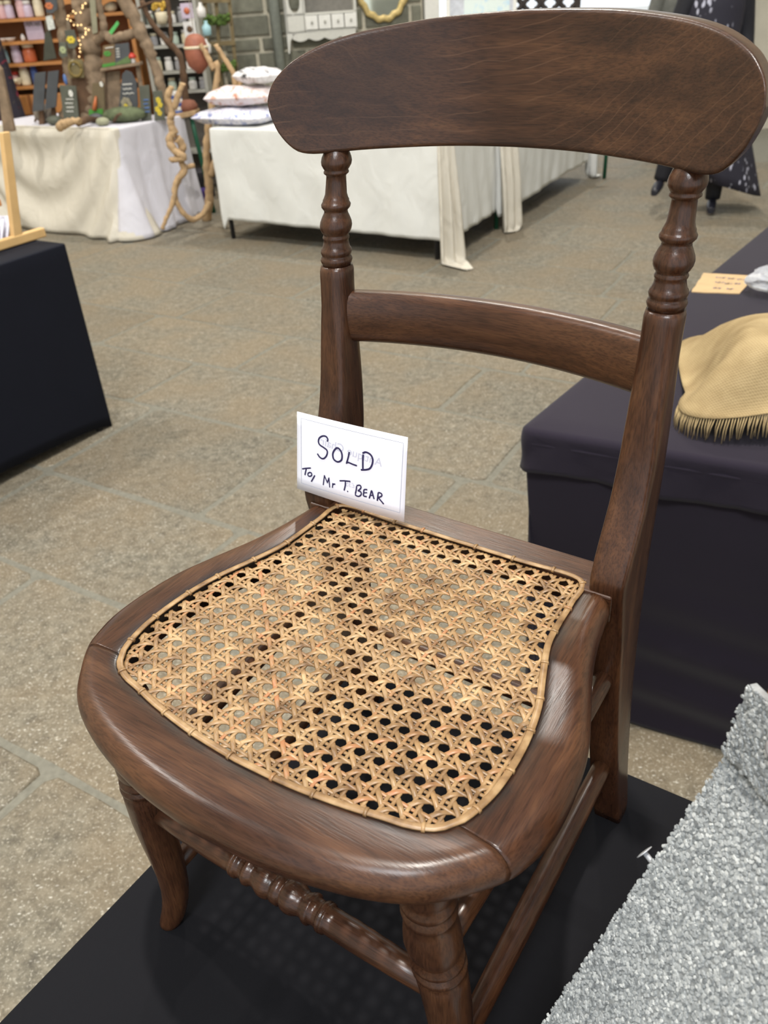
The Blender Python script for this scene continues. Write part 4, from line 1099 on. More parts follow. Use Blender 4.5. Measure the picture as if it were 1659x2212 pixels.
# pale grey shelf unit with white jars
M_GREYPAINT = plain('grey_paint', (168, 166, 156), 0.6, var=.05)
M_INSIDE = plain('dim_grey_paint', (112, 106, 98), 0.7, var=.08)
PY = 7.95
pu = tag(empty('shelf_unit', (-1.40, PY, 0)), 'narrow grey shelf unit crowded with white jars, behind the leaning branches', 'shelf')
for x in (-.36, .10): MB().box((x, .12, .92), (.014, .12, .92)).build('side_panel', M_GREYPAINT, pu)
MB().box((-.13, .235, .92), (.23, .006, .90)).build('back_panel', M_INSIDE, pu)
PS = [0.8356, 1.182, 1.337]
PS = [PS[0], (PS[0] + PS[1]) / 2 - .02, PS[1], PS[2], PS[2] + .24, .35]
for z in PS: MB().box((-.13, .115, z - .011), (.22, .115, .011)).build('shelf', M_GREYPAINT, pu)
G2 = 'white jars on the grey shelf unit'
rg = random.Random(31); names_ = ['leftmost', 'second from left', 'third from left', 'fourth from left', 'rightmost']
rown = {0: 'lowest shelf', 1: 'second shelf up', 2: 'third shelf up', 3: 'top visible shelf'}
mats = [J_WHITE, J_GLASS, J_CREAM, J_WHITE, J_GREY]
mname = ['white', 'greenish', 'cream', 'white', 'grey']
for si in (0, 1, 2, 3):
    for k in range(5):
        x_ = -1.40 - .30 + k * .090; h = rg.uniform(.085, .12); w = rg.uniform(.062, .078)
        cm = mats[(k + si * 2) % 5]
        jar(x_, PY + .09, PS[si] + .0005, w, h, cm, mats[(k * 2 + si) % 5], '%s jar, %s on the %s of the grey shelf unit' % (mname[(k + si * 2) % 5], names_[k], rown[si]), group=G2)
# posy in a pot at the top
po = tag(empty('flower_pot', (-1.579, PY - .03, PS[3] + .0005)), 'small cream pot of yellow and orange flowers on the grey shelf unit', 'flower pot')
MB().lathe([(.03, 0), (.045, .03), (.05, .08), (.046, .085)], (0, 0, 0), 14).build('pot', J_CREAM, po)
fm = MB(); rg = random.Random(3)
for k in range(12): fm.ball((rg.uniform(-.06, .06), rg.uniform(-.03, .03), .10 + rg.uniform(0, .05)), .018, 6)
fm.build('flowers', col('yellow_flowers', (206, 168, 70), .8), po)

# ------------------------------------------------------------------ driftwood, slates and finds on the slate stall
M_DRIFT = plain('driftwood', (134, 114, 92), 0.9, scale=18, var=0.28, bump=0.6)
M_DRIFT2 = plain('brown_branch', (96, 72, 52), 0.9, scale=18, var=0.25, bump=0.5)
M_DRIFT3 = plain('pale_driftwood', (178, 148, 110), 0.85, scale=18, var=0.2, bump=0.5)
M_SLATE = plain('slate', (72, 74, 76), 0.6, scale=10, var=0.14, bump=0.2)
M_SLATEG = plain('green_slate', (84, 86, 74), 0.7, scale=10, var=0.18, bump=0.2)
M_CHALK = plain('white_chalk', (224, 222, 212), 0.8, var=.03)
M_YEL, M_BLU, M_ORG, M_GRN = col('yellow_paint', (214, 190, 56)), col('blue_paint', (84, 116, 170)), col('orange_paint', (190, 108, 62)), col('green_paint', (72, 138, 52))
M_STRING = plain('string', (150, 140, 120), .9)
def gnarl(mb, pts, r0, r1, n=10, seed=0, k=6):
    rg = random.Random(seed); P = spline(pts, len(pts) * k)
    mb.tube([p + Vector((rg.uniform(-1, 1), rg.uniform(-1, 1), rg.uniform(-1, 1))) * r0 * .12 for p in P], [lerp(r0, r1, i / (len(P) - 1)) * rg.uniform(.86, 1.14) for i in range(len(P))], n)
def branch(name, label, paths, mat, seed=1, cat='branch'):
    t = tag(empty(name, paths[0][0][0]), label, cat)
    o = Vector(paths[0][0][0])
    for i, (pts, r0, r1) in enumerate(paths):
        mb = MB(); gnarl(mb, [Vector(p) - o for p in pts], r0, r1, seed=seed + i); mb.build('limb', mat, t)
    return t
branch('weathered_log', 'thick weathered driftwood trunk standing upright in the middle of the slate stall', [
    ([(-2.0884, 6.98, .745), (-1.9977, 6.98, 0.8876), (-1.9697, 6.98, 1.058), (-1.953, 6.98, 1.209), (-1.9535, 6.98, 1.3569), (-1.9567, 6.98, 1.5295), (-1.9533, 6.98, 1.6964)], .078, .055),
    ([(-1.9024, 6.96, 1.2666), (-1.8197, 6.93, 1.3219), (-1.8118, 6.93, 1.4653), (-1.8072, 6.93, 1.6328)], .030, .022),
    ([(-1.8169, 6.93, 1.3333), (-1.7745, 6.92, 1.2729), (-1.6966, 6.92, 1.2862), (-1.5583, 6.9, 1.3083)], .026, .034)], M_DRIFT, 4, 'driftwood')
branch('weathered_log', 'dark slanting driftwood post hung with slates, left of the thick trunk', [
    ([(-2.2801, 7.03, .745), (-2.1653, 7.03, 0.9402), (-2.1437, 7.03, 1.1565), (-2.1374, 7.03, 1.3363), (-2.137, 7.03, 1.5392), (-2.1311, 7.03, 1.707)], .062, .045)], M_DRIFT, 9, 'driftwood')
branch('driftwood_branch', 'long grey driftwood limb leaning from upper left to the stall\'s right end', [
    ([(-1.6636, 6.86, 1.6783), (-1.6108, 6.86, 1.511), (-1.5408, 6.85, 1.3377), (-1.4816, 6.84, 1.1303), (-1.4477, 6.83, 0.9169), (-1.4421, 6.82, 0.7611)], .058, .026)], M_DRIFT, 15)
branch('driftwood_branch', 'dark brown forked branch in front of the grey shelf unit', [
    ([(-1.564, 7.2, 1.5077), (-1.5159, 7.2, 1.3569), (-1.4217, 7.2, 1.2303), (-1.3479, 7.2, 1.1334), (-1.3448, 7.2, 0.959), (-1.3758, 7.2, 0.7147)], .020, .030),
    ([(-1.3709, 7.2, 1.5554), (-1.3723, 7.2, 1.4088), (-1.3877, 7.2, 1.259), (-1.4089, 7.2, 1.2234)], .018, .016),
    ([(-1.595, 7.18, 1.4567), (-1.4767, 7.18, 1.4913), (-1.4077, 7.18, 1.4905)], .009, .007)], M_DRIFT2, 22)
# the twisted root down the front of the stall
branch('twisted_root', 'pale twisted root like an antler hanging down the right end of the slate stall', [
    ([(-1.2676, 6.3, 0.9933), (-1.3094, 6.3, 0.9274), (-1.2944, 6.3, 0.8399), (-1.3197, 6.3, 0.7769), (-1.3035, 6.3, 0.6927)], .020, .028),
    ([(-1.1856, 6.3, 1.0056), (-1.2337, 6.3, 0.9374), (-1.2788, 6.3, 0.8535)], .017, .022),
    ([(-1.3071, 6.3, 0.7079), (-1.3512, 6.3, 0.6504), (-1.3196, 6.28, 0.5907), (-1.2628, 6.28, 0.5415), (-1.3647, 6.28, 0.5291)], .030, .020),
    ([(-1.2963, 6.3, 0.6622), (-1.2697, 6.32, 0.6124), (-1.3001, 6.32, 0.522), (-1.287, 6.32, 0.4494), (-1.3589, 6.3, 0.3719), (-1.3894, 6.28, 0.2653), (-1.4543, 6.26, 0.1593), (-1.5106, 6.24, 0.0646)], .028, .014),
    ([(-1.2158, 6.36, 0.4699), (-1.2888, 6.34, 0.4587), (-1.3304, 6.32, 0.3984), (-1.3809, 6.3, 0.2932), (-1.3552, 6.3, 0.1775), (-1.2965, 6.34, 0.102), (-1.2217, 6.4, 0.1244), (-1.1658, 6.44, 0.1996)], .018, .022)], M_DRIFT3, 31, 'driftwood')
branch('driftwood_post', 'pale driftwood post with raised arms standing between the slate stall and the white table', [
    ([(-1.269, 6.7561, 0), (-1.1891, 6.62, 0.219), (-1.165, 6.62, 0.4829), (-1.1013, 6.62, 0.7328), (-1.0304, 6.62, 0.9116), (-0.9861, 6.62, 1.057), (-0.9939, 6.62, 1.1097)], .034, .020),
    ([(-1.0125, 6.62, 1.0585), (-1.0493, 6.62, 1.1531), (-1.0807, 6.62, 1.2176)], .020, .016),
    ([(-0.8877, 6.6, 0.8601), (-0.8716, 6.6, 1.008), (-0.9158, 6.6, 1.1065), (-0.9707, 6.6, 1.2123)], .020, .015),
    ([(-0.8909, 6.6, 0.8392), (-0.8497, 6.6, 0.9329), (-0.7869, 6.6, 1.0413)], .018, .013),
    ([(-0.8831, 6.6, 0.89), (-0.9366, 6.6, 0.7193), (-1.0733, 6.6, 0.5128), (-1.1489, 6.6, 0.3543)], .020, .024)], M_DRIFT3, 41, 'driftwood')

def board4(name, mat, c4, th, parent, bevel=.002):
    """upright board from its four corners (x, y, z), th thick to the back"""
    return MB().prism(c4, (0, th, 0)).build(name, mat, parent, bevel=bevel)
def scribble(parent, mat, p0, p1, p2, n, w, seed, y=-.0015):
    """n short rows of hand-painted marks between three corners (top-left, top-right, bottom-left)"""
    rg = random.Random(seed); mb = MB(); P0, P1, P2 = Vector(p0), Vector(p1), Vector(p2)
    for r_ in range(n):
        a0, a1 = rg.uniform(.05, .2), rg.uniform(.75, .95); m_ = rg.randint(5, 8)
        pts = [P0 + (P1 - P0) * lerp(a0, a1, k / m_) + (P2 - P0) * ((r_ + .5) / n + (.12 if k % 2 else -.12) / n) + Vector((0, y, 0)) for k in range(m_ + 1)]
        for a, b in zip(pts, pts[1:]): mb.tube([a, b], w, 5)
    return mb.build('painted_lettering', mat, parent)
def blob(parent, name, mat, c, sx, sz, y=-.002, n=6, seed=0):
    rg = random.Random(seed); mb = MB()
    for k in range(n):
        a = 2 * pi * k / n; mb.ball((c[0] + sx * .55 * math.cos(a), c[1] + y, c[2] + sz * .55 * math.sin(a)), .5 * (sx + sz) * .42, 8, (sx / (sx + sz) * 2, .06, sz / (sx + sz) * 2))
    return mb.build(name, mat, parent)
def slate(name, label, c4, mat, th=.014, cat='slate'):
    t = tag(empty(name), label, cat, 'painted slates on the stall'); board4('slate_panel', mat, c4, th, t); return t
t = tag(empty('slate_sign'), 'broad grey slate of two upright panels with a dark groove, left end of stall', 'slate', 'painted slates on the stall')
board4('slate_panel', M_SLATE, [(-2.3841, 6.9, 1.0932), (-2.2968, 6.9, 1.0974), (-2.385, 6.9, 0.8451), (-2.4718, 6.9, 0.8374)], .014, t)
board4('slate_panel', M_SLATE, [(-2.2832, 6.9, 1.0966), (-2.1993, 6.9, 1.1009), (-2.2854, 6.9, 0.8615), (-2.3737, 6.9, 0.8476)], .014, t)
MB().prism([(-2.4301, 6.95, 0.8679), (-2.4022, 6.95, 0.8663), (-2.4235, 6.95, .742), (-2.4656, 6.95, .742)], (0, .02, 0)).build('stand_foot', M_DRIFT2, t)
MB().prism([(-2.3395, 6.95, 0.8626), (-2.3116, 6.95, 0.861), (-2.3253, 6.95, .742), (-2.3674, 6.95, .742)], (0, .02, 0)).build('stand_foot', M_DRIFT2, t)
MB().prism([(-2.4218, 6.93, 0.9481), (-2.2726, 6.93, 0.9552), (-2.2827, 6.93, 0.9182), (-2.4324, 6.93, 0.9111)], (0, .03, 0)).build('stand_back', M_DRIFT2, t)
yb = 6.84
t = slate('slate_sign', 'upright green-grey slate with a white oval and four rows of white lettering', [(-2.2027, 6.84, 1.0083), (-2.0821, 6.84, 0.9953), (-2.1207, 6.84, .742), (-2.2357, 6.84, .742)], M_SLATEG)
scribble(t, M_CHALK, (-2.1899, 6.84, 0.9276), (-2.1147, 6.84, 0.9233), (-2.205, 6.84, 0.819), 4, .003, 2)
blob(t, 'white_oval', M_CHALK, (-2.1322, 6.84, 0.949), .018, .026, n=6)
t = tag(empty('driftwood_plank'), 'tall brown driftwood plank behind the lettered slate', 'plank')
MB().prism([(-2.1309, 6.92, 1.0561), (-1.9805, 6.92, 1.0476), (-2.0196, 6.92, .742), (-2.1527, 6.92, .742)], (0, .025, 0)).build('plank_board', M_DRIFT2, t, bevel=.008)
t = slate('painted_board', 'brown board with an orange animal over green paint and a white dot', [(-1.9609, 6.86, 1.0051), (-1.8777, 6.86, 1.0065), (-1.9257, 6.86, .742), (-2.0419, 6.86, .742)], plain('olive_brown_board', (106, 92, 66), .8), cat='board')
MB().prism([(-2.0291, 6.85, 0.8329), (-1.9239, 6.85, 0.8332), (-1.9345, 6.85, 0.7895), (-2.0393, 6.85, 0.7924)], (0, .008, 0)).build('green_base', M_GRN, t)
MB().tube([(-1.9884, 6.85, 0.8274), (-1.9693, 6.85, 0.8766), (-1.9552, 6.85, 0.9194)], [.018, .014, .006], 8).build('orange_animal', M_ORG, t)
blob(t, 'white_dot', M_CHALK, (-1.8976, 6.86, 0.9954), .014, .020, n=5)
t = tag(empty('driftwood_plank'), 'grey-brown plank standing between the orange animal board and the dark slate', 'plank')
MB().prism([(-1.8663, 6.93, 1.071), (-1.7616, 6.93, 1.0742), (-1.8174, 6.93, .742), (-1.9243, 6.93, .742)], (0, .025, 0)).build('plank_board', M_DRIFT, t, bevel=.008)
t = slate('slate_sign', 'dark ragged slate with white lettering and a pale stone flower', [(-1.7138, 6.8, 1.0562), (-1.6815, 6.8, 1.0784), (-1.6438, 6.8, 1.0643), (-1.6211, 6.8, 0.9966), (-1.6422, 6.8, 0.8533), (-1.695, 6.80, .742), (-1.7919, 6.80, .742), (-1.7932, 6.8, 0.8308)], M_SLATE)
scribble(t, M_CHALK, (-1.7328, 6.8, 1.003), (-1.63, 6.8, 1.0032), (-1.7536, 6.8, 0.9124), 3, .003, 4)
blob(t, 'stone_flower', plain('pale_stone', (142, 134, 112), .9), (-1.7251, 6.8, 0.855), .045, .055, y=-.01, n=7)
blob(t, 'flower_centre', M_YEL, (-1.7249, 6.78, 0.8508), .016, .016, y=-.02, n=5)
t = slate('slate_sign', 'narrow green-grey slate painted with a blue figure', [(-1.5952, 6.74, 0.9758), (-1.52, 6.74, 0.9775), (-1.5508, 6.74, .742), (-1.6278, 6.74, .742)], M_SLATEG)
scribble(t, M_BLU, (-1.5852, 6.74, 0.8961), (-1.5371, 6.74, 0.8964), (-1.5939, 6.74, 0.7914), 4, .004, 12)
t = slate('slate_sign', 'narrow green-grey slate painted with yellow flowers, at the right end of the row', [(-1.4967, 6.72, 0.9385), (-1.4287, 6.72, 0.9377), (-1.4442, 6.72, .742), (-1.5243, 6.72, .742)], M_SLATEG)
for i, (px_, pz_) in enumerate(((-1.468, 0.879), (-1.4607, 0.8478), (-1.4873, 0.8184), (-1.4753, 0.7929))): blob(t, 'yellow_flower', M_YEL, (px_, 6.72, pz_), .020, .022, n=5)
# hanging slates on the dark post
def hung(name, label, c4, y, mat, motif=None, th=.010):
    t = slate(name, label, c4, mat, th, 'slate')
    cx = (c4[0][0] + c4[1][0]) / 2; cz = (c4[0][2] + c4[1][2]) / 2
    MB().tube([(cx - .01, y + .004, cz - .01), (cx - .004, y + .03, cz + .07), (cx + .004, y + .03, cz + .07), (cx + .01, y + .004, cz - .01)], .0022, 5).build('string', M_STRING, t)
    if motif: blob(t, motif[0], motif[1], motif[2], motif[3], motif[4], n=6)
    return t
hung('hanging_slate', 'dark hanging slate with an orange butterfly, highest on the dark post', [(-2.1778, 6.92, 1.5807), (-2.0916, 6.92, 1.5816), (-2.1121, 6.92, 1.4818), (-2.1593, 6.92, 1.456), (-2.1965, 6.92, 1.4665)], 6.92, M_SLATE, ('orange_butterfly', M_ORG, (-2.1659, 6.92, 1.5045), .032, .024))
hung('hanging_slate', 'small hanging white speckled tag below the orange butterfly slate', [(-2.2069, 6.91, 1.4417), (-2.1585, 6.91, 1.4475), (-2.1579, 6.91, 1.3643), (-2.2108, 6.91, 1.3557)], 6.91, plain('speckled_white', (196, 198, 190), .6, scale=60, var=.3))
hung('hanging_slate', 'long dark green-grey hanging slate, left of the dark post', [(-2.2551, 6.95, 1.3395), (-2.2102, 6.95, 1.3545), (-2.2112, 6.95, 1.177), (-2.3112, 6.95, 1.1645)], 6.95, plain('dark_green_slate', (66, 66, 54), .8))
hung('hanging_slate', 'hanging slate with a yellow butterfly on the thick trunk', [(-2.0948, 6.9, 1.3496), (-2.0203, 6.9, 1.3513), (-2.0142, 6.9, 1.2576), (-2.0519, 6.9, 1.2303), (-2.094, 6.9, 1.2385)], 6.90, M_SLATEG, ('yellow_butterfly', M_YEL, (-2.0601, 6.9, 1.2895), .034, .026))
hung('hanging_slate', 'hanging slate with a pale green flower, below the yellow butterfly', [(-2.1436, 6.89, 1.2828), (-2.0984, 6.89, 1.2745), (-2.1082, 6.89, 1.1865), (-2.1551, 6.89, 1.1772), (-2.1689, 6.89, 1.2018)], 6.89, M_SLATEG, ('pale_flower', col('pale_green_paint', (164, 172, 130)), (-2.1309, 6.89, 1.2292), .026, .026))
t = hung('hanging_slate', 'squarish olive hanging plaque with a small wreath, low on the thick trunk', [(-2.1065, 6.88, 1.169), (-2.0022, 6.88, 1.1632), (-2.0189, 6.88, 1.0435), (-2.1286, 6.88, 1.0467)], 6.88, plain('olive_board', (116, 104, 70), .8))
c = (-2.0688, 6.88, 1.104)
MB().tube([(c[0] + .045 * math.cos(a * pi / 8), c[1] - .006, c[2] + .048 * math.sin(a * pi / 8)) for a in range(17)], .010, 6).build('wreath', plain('dry_wreath', (126, 108, 60), .9), t)
blob(t, 'white_dot', M_CHALK, (-2.0782, 6.88, 1.1465), .014, .018, n=5)
tag(MB().ball((0, 0, 0), .022, 8, (.7, .5, 1.8)).build('blue_fish', M_BLU, loc=(-2.1647, 6.89, 1.0388)), 'small blue hanging fish above the lettered slate', 'ornament')
hung('hanging_slate', 'narrow hanging slate with dark lettering, high on the thick trunk\'s right limb', [(-1.8566, 6.88, 1.5521), (-1.813, 6.88, 1.5553), (-1.8497, 6.88, 1.3251), (-1.8891, 6.88, 1.3157)], 6.88, plain('grey_green_board', (140, 136, 112), .8))
# shelf with two little pictures
sp = tag(empty('driftwood_shelf'), 'driftwood plank shelf carrying little pictures, right of the thick trunk', 'shelf')
MB().prism([(-1.8831, 6.86, 1.0978), (-1.583, 6.86, 1.1229), (-1.5841, 6.86, 1.102), (-1.8881, 6.86, 1.077)], (0, .10, 0)).build('shelf_board', M_DRIFT, sp, bevel=.004)
MB().prism([(-1.6275, 6.9, 1.117), (-1.6003, 6.9, 1.1155), (-1.6204, 6.9, .742), (-1.6484, 6.9, .742)], (0, .03, 0)).build('shelf_leg', M_DRIFT, sp)
MB().prism([(-1.8887, 6.9, 1.0894), (-1.8615, 6.9, 1.0879), (-1.9214, 6.9, .742), (-1.9564, 6.9, .742)], (0, .03, 0)).build('shelf_leg', M_DRIFT, sp)
t = tag(empty('little_picture'), 'little brown picture with green paint at its foot, on the driftwood shelf', 'picture')
board4('panel', plain('brown_picture', (112, 90, 62), .8), [(-1.8334, 6.88, 1.2396), (-1.7436, 6.88, 1.2464), (-1.7691, 6.88, 1.1081), (-1.8709, 6.88, 1.0988)], .012, t)
blob(t, 'green_patch', M_GRN, (-1.8117, 6.88, 1.1882), .03, .02); MB().prism([(-1.8638, 6.875, 1.1228), (-1.7656, 6.875, 1.1323), (-1.7671, 6.875, 1.1113), (-1.8688, 6.875, 1.102)], (0, .004, 0)).build('green_base', M_GRN, t)
scribble(t, M_CHALK, (-1.8214, 6.88, 1.2331), (-1.7523, 6.88, 1.238), (-1.8263, 6.88, 1.2127), 1, .003, 8)
t = tag(empty('little_picture'), 'little grey slate with white upright lettering on the driftwood shelf', 'picture')
board4('panel', M_SLATE, [(-1.7418, 6.87, 1.2437), (-1.6388, 6.87, 1.2497), (-1.6549, 6.87, 1.1173), (-1.7699, 6.87, 1.1088)], .012, t)
scribble(t, M_CHALK, (-1.7398, 6.87, 1.2231), (-1.709, 6.87, 1.2243), (-1.7521, 6.87, 1.1557), 4, .003, 9)
MB().prism([(-1.7611, 6.865, 1.1266), (-1.6412, 6.865, 1.1735), (-1.653, 6.865, 1.1205), (-1.7645, 6.865, 1.1118)], (0, .004, 0)).build('green_corner', plain('dull_green', (96, 118, 72), .8), t)
t = tag(empty('toadstool', (-1.6336, 6.88, 1.1155)), 'tiny red and white toadstool at the end of the driftwood shelf', 'ornament')
MB().lathe([(.018, 0), (.016, .03), (.014, .04)], (0, 0, 0), 10).build('stalk', J_WHITE, t)
MB().lathe([(.030, .036), (.028, .05), (.014, .066), (.003, .070)], (0, 0, 0), 12).build('cap', J_RED, t)
# a cascade of warm fairy lights
def glow(name, rgb, s):
    k = Nt(name); k.base(lin(rgb)); k.b.inputs['Emission Color'].default_value = lin(rgb); k.b.inputs['Emission Strength'].default_value = s; return k.m
M_BULB = glow('warm_bulb', (255, 214, 150), 2.5)
fl = tag(empty('fairy_lights'), 'string of tiny warm fairy lights looped over the driftwood', 'fairy lights')
FLP = [(-1.9044, 6.9, 1.5157), (-1.9449, 6.9, 1.4615), (-2.0216, 6.9, 1.4487), (-2.0421, 6.9, 1.4214), (-2.0151, 6.9, 1.397), (-1.9798, 6.9, 1.3779), (-1.9273, 6.9, 1.3461), (-1.9136, 6.9, 1.3338), (-1.9427, 6.9, 1.3122), (-1.9952, 6.9, 1.2918), (-1.9982, 6.9, 1.2273), (-2.0139, 6.9, 1.1925)]
MB().tube(spline(FLP, 60), .0025, 5).build('wire', plain('thin_wire', (150, 130, 90), .5), fl)
for i, p in enumerate(spline(FLP, 22)):
    MB().ball(Vector(p) + Vector((R.uniform(-.012, .012), -.01, R.uniform(-.012, .012))), .0055, 6).build('bulb', M_BULB, fl)
# stones and small finds along the front edge of the stall
rg = random.Random(77)
for (px_, dy, sz, mat, lab, cat) in (
    ((-2.442, 6.987, 0.742), .05, (.075, .06, .07), plain('mottled_stone', (126, 116, 104), .9, var=.3), 'mottled pot-shaped stone at the left of the stall front', 'stone'),
    ((-2.3017, 6.8129, 0.742), .03, (.06, .05, .035), M_SLATEG, 'flat grey stone beside the pot-shaped stone', 'stone'),
    ((-1.9791, 6.7624, 0.742), .05, (.06, .05, .035), M_SLATE, 'dark pebble between the bark pieces and the green rock', 'stone'),
    ((-1.8771, 6.5846, 0.742), .02, (.05, .05, .03), plain('pale_green_stone', (150, 150, 124), .9), 'pale green pebble at the front edge of the stall', 'stone'),
    ((-1.7408, 6.699, 0.742), .04, (.17, .09, .055), plain('mossy_rock', (92, 100, 72), .9, var=.3), 'flat mossy green rock in front of the ragged dark slate', 'rock')):
    mb = MB(); mb.ball((0, 0, 0), 1, 14, sz, .07, rg)
    o = mb.build('stone', mat, loc=(px_[0], px_[1] + dy, .742 + sz[2] * .98)); tag(o, lab, cat)
for (a, b, r0, lab) in (((-2.1522, 6.4627, 0.77), (-1.9901, 6.4355, 0.8), .035, 'rough piece of tan bark lying along the stall front'), ((-2.0337, 6.5237, 0.78), (-1.9418, 6.7313, 0.775), .026, 'second, browner piece of bark lying behind the tan one'), ((-2.5555, 7.1417, 0.75), (-2.4581, 6.994, 0.82), .008, 'thin twig leaning at the left end of the stall front'), ((-1.8175, 6.6905, 0.76), (-1.713, 6.5423, 0.82), .012, 'thin stick leaning against the ragged dark slate')):
    mb = MB(); gnarl(mb, [Vector(a), (Vector(a) + Vector(b)) / 2 + Vector((0, .01, .012)), Vector(b)], r0, r0 * .6, 8, int(a[0] * 100)); tag(mb.build('driftwood_piece', M_DRIFT3 if r0 > .03 else M_DRIFT2), lab, 'driftwood')
# bark slab with striped tin and reddish pot
bs = tag(empty('bark_shelf'), 'bark-edged wooden slab bracketed beside the pale root', 'shelf')
MB().prism([(-1.4176, 6.95, 0.758), (-1.2432, 6.95, 0.7737), (-1.2465, 6.95, 0.7352), (-1.4179, 6.95, 0.7192)], (0, .16, 0)).build('slab', M_DRIFT3, bs, bevel=.006)
MB().tube([(-1.353, 7.0, 0.7293), (-1.353, 7.0, .7445)], .012, 8).build('stand_leg', M_DARKMETAL, bs)
tn = tag(empty('striped_tin', (-1.3921, 7.0, 0.7511)), 'blue and white striped tin on the bark slab', 'tin')
for i in range(6): MB().lathe([(.045, i * .026), (.046, i * .026 + .002), (.046, i * .026 + .025), (.045, i * .026 + .026)], (0, 0, 0), 18).build('stripe', (J_BLUE if i % 2 == 0 else J_WHITE), tn)
tag(MB().lathe([(.05, 0), (.075, .03), (.078, .05), (.055, .085), (.03, .092)], (0, 0, 0), 18).build('clay_pot', plain('reddish_clay', (132, 82, 62), .8), loc=(-1.3182, 7.03, 0.75)), 'low reddish clay pot on the bark slab beside the striped tin', 'pot')
# hanging terracotta pot
tp = tag(empty('hanging_pot', (-1.1321, 6.72, 1.0349)), 'round terracotta pot with a thin band, hung behind the pale post\'s arms', 'pot')
MB().lathe([(.02, 0), (.075, .05), (.085, .11), (.085, .16), (.07, .215), (.045, .240), (.02, .248)], (0, 0, 0), 22).build('pot_body', plain('terracotta', (148, 88, 66), .6), tp)
MB().lathe([(.086, .155), (.0895, .160), (.0895, .168), (.086, .172)], (0, 0, 0), 22).build('band', J_CREAM, tp)
MB().tube([(0, 0, .245), (.0, .02, .40), (0, .03, .75)], .003, 5).build('cord', M_STRING, tp)
# strings of glass bottles
for i, (px, lab, mm) in enumerate((((-1.2555, 7.3, 1.4907), 'string of hanging trinkets with an orange flower tile, left of the glass string', J_ORNG), ((-1.137, 7.3, 1.4843), 'string of hanging pale glass bottles beside the trellis', J_TEAL))):
    t = tag(empty('hanging_mobile', (px[0], 7.3, 2.0)), lab, 'mobile')
    MB().tube([(0, 0, 0), (.004, 0, -.5), (0, 0, -.86)], .002, 5).build('string', M_STRING, t)
    for j in range(4):
        z = -.46 - j * .12
        if i == 0:
            MB().box((0, 0, z), (.045, .006, .05)).build('tile', J_WHITE if j % 2 == 0 else J_LIL, t, bevel=.004)
            MB().ball((0, -.008, z), .024, 8, (1, .3, 1)).build('flower', mm if j < 2 else M_DRIFT2, t)
        else:
            MB().lathe([(.02, z - .05), (.034, z - .045), (.034, z + .01), (.014, z + .03), (.013, z + .05)], (.01 * (-1) ** j, 0, 0), 12).build('bottle', mm if j % 2 == 0 else J_WHITE, t)
# trellis with moss, leaning on the wall
M_LATH = plain('weathered_lath', (128, 112, 80), .9, scale=20, var=.2)
tr = tag(empty('trellis'), 'square weathered trellis with bands of green moss against the stone wall', 'trellis')
def lath(a, b, w, parent):
    a, b = Vector(a), Vector(b); d = (b - a).normalized(); s_ = d.cross(Vector((0, 1, 0))).normalized() * w / 2
    MB().prism([a - s_, a + s_, b + s_, b - s_], (0, .018, 0)).build('lath', M_LATH, parent)
lath((-1.2348, 8.25, 1.6857), (-1.3278, 8.25, 0.7465), .03, tr); lath((-1.1444, 8.27, 1.6813), (-1.2403, 8.27, 0.5486), .03, tr); lath((-1.0367, 8.25, 1.6751), (-1.085, 8.25, 0.5419), .03, tr)
for (a, b) in (((-1.2909, 8.23, 1.4837), (-1.0379, 8.23, 1.4767)), ((-1.2876, 8.23, 1.3205), (-1.0463, 8.23, 1.321)), ((-1.2911, 8.23, 1.1606), (-1.0388, 8.23, 1.1607)), ((-1.3029, 8.23, 0.9972), (-1.0403, 8.23, 0.9896)), ((-1.3257, 8.23, 0.8154), (-1.0513, 8.23, 0.8071))): lath(a, b, .035, tr)
ms = MB(); rg = random.Random(5)
for (a, b) in (((-1.2805, 8.2, 1.3345), (-1.0631, 8.2, 1.3431)), ((-1.2191, 8.2, 0.9799), (-1.062, 8.2, 0.9855))):
    for k in range(46):
        p = Vector(a).lerp(Vector(b), rg.random()) + Vector((0, rg.uniform(-.01, .02), rg.uniform(-.03, .03))); ms.ball(p, rg.uniform(.012, .024), 6)
tag(ms.build('moss', plain('green_moss', (82, 104, 46), 1.0, scale=60, var=.3), tr), kind='stuff')
# purple bag and dark box under the stall's end
tag(MB().box((0, 0, .07), (.09, .06, .07), .4).build('bag', plain('purple_cloth', (70, 48, 120), .9), loc=(-1.4078, 7.3066, 0), bevel=.02), 'small purple bag on the floor behind the pale post', 'bag')
tag(MB().box((0, 0, .11), (.16, .10, .11), .3).build('storage_box', plain('dark_plastic', (42, 40, 46), .6), loc=(-1.5096, 7.7389, 0), bevel=.01), 'dark storage box on the floor behind the purple bag', 'box')

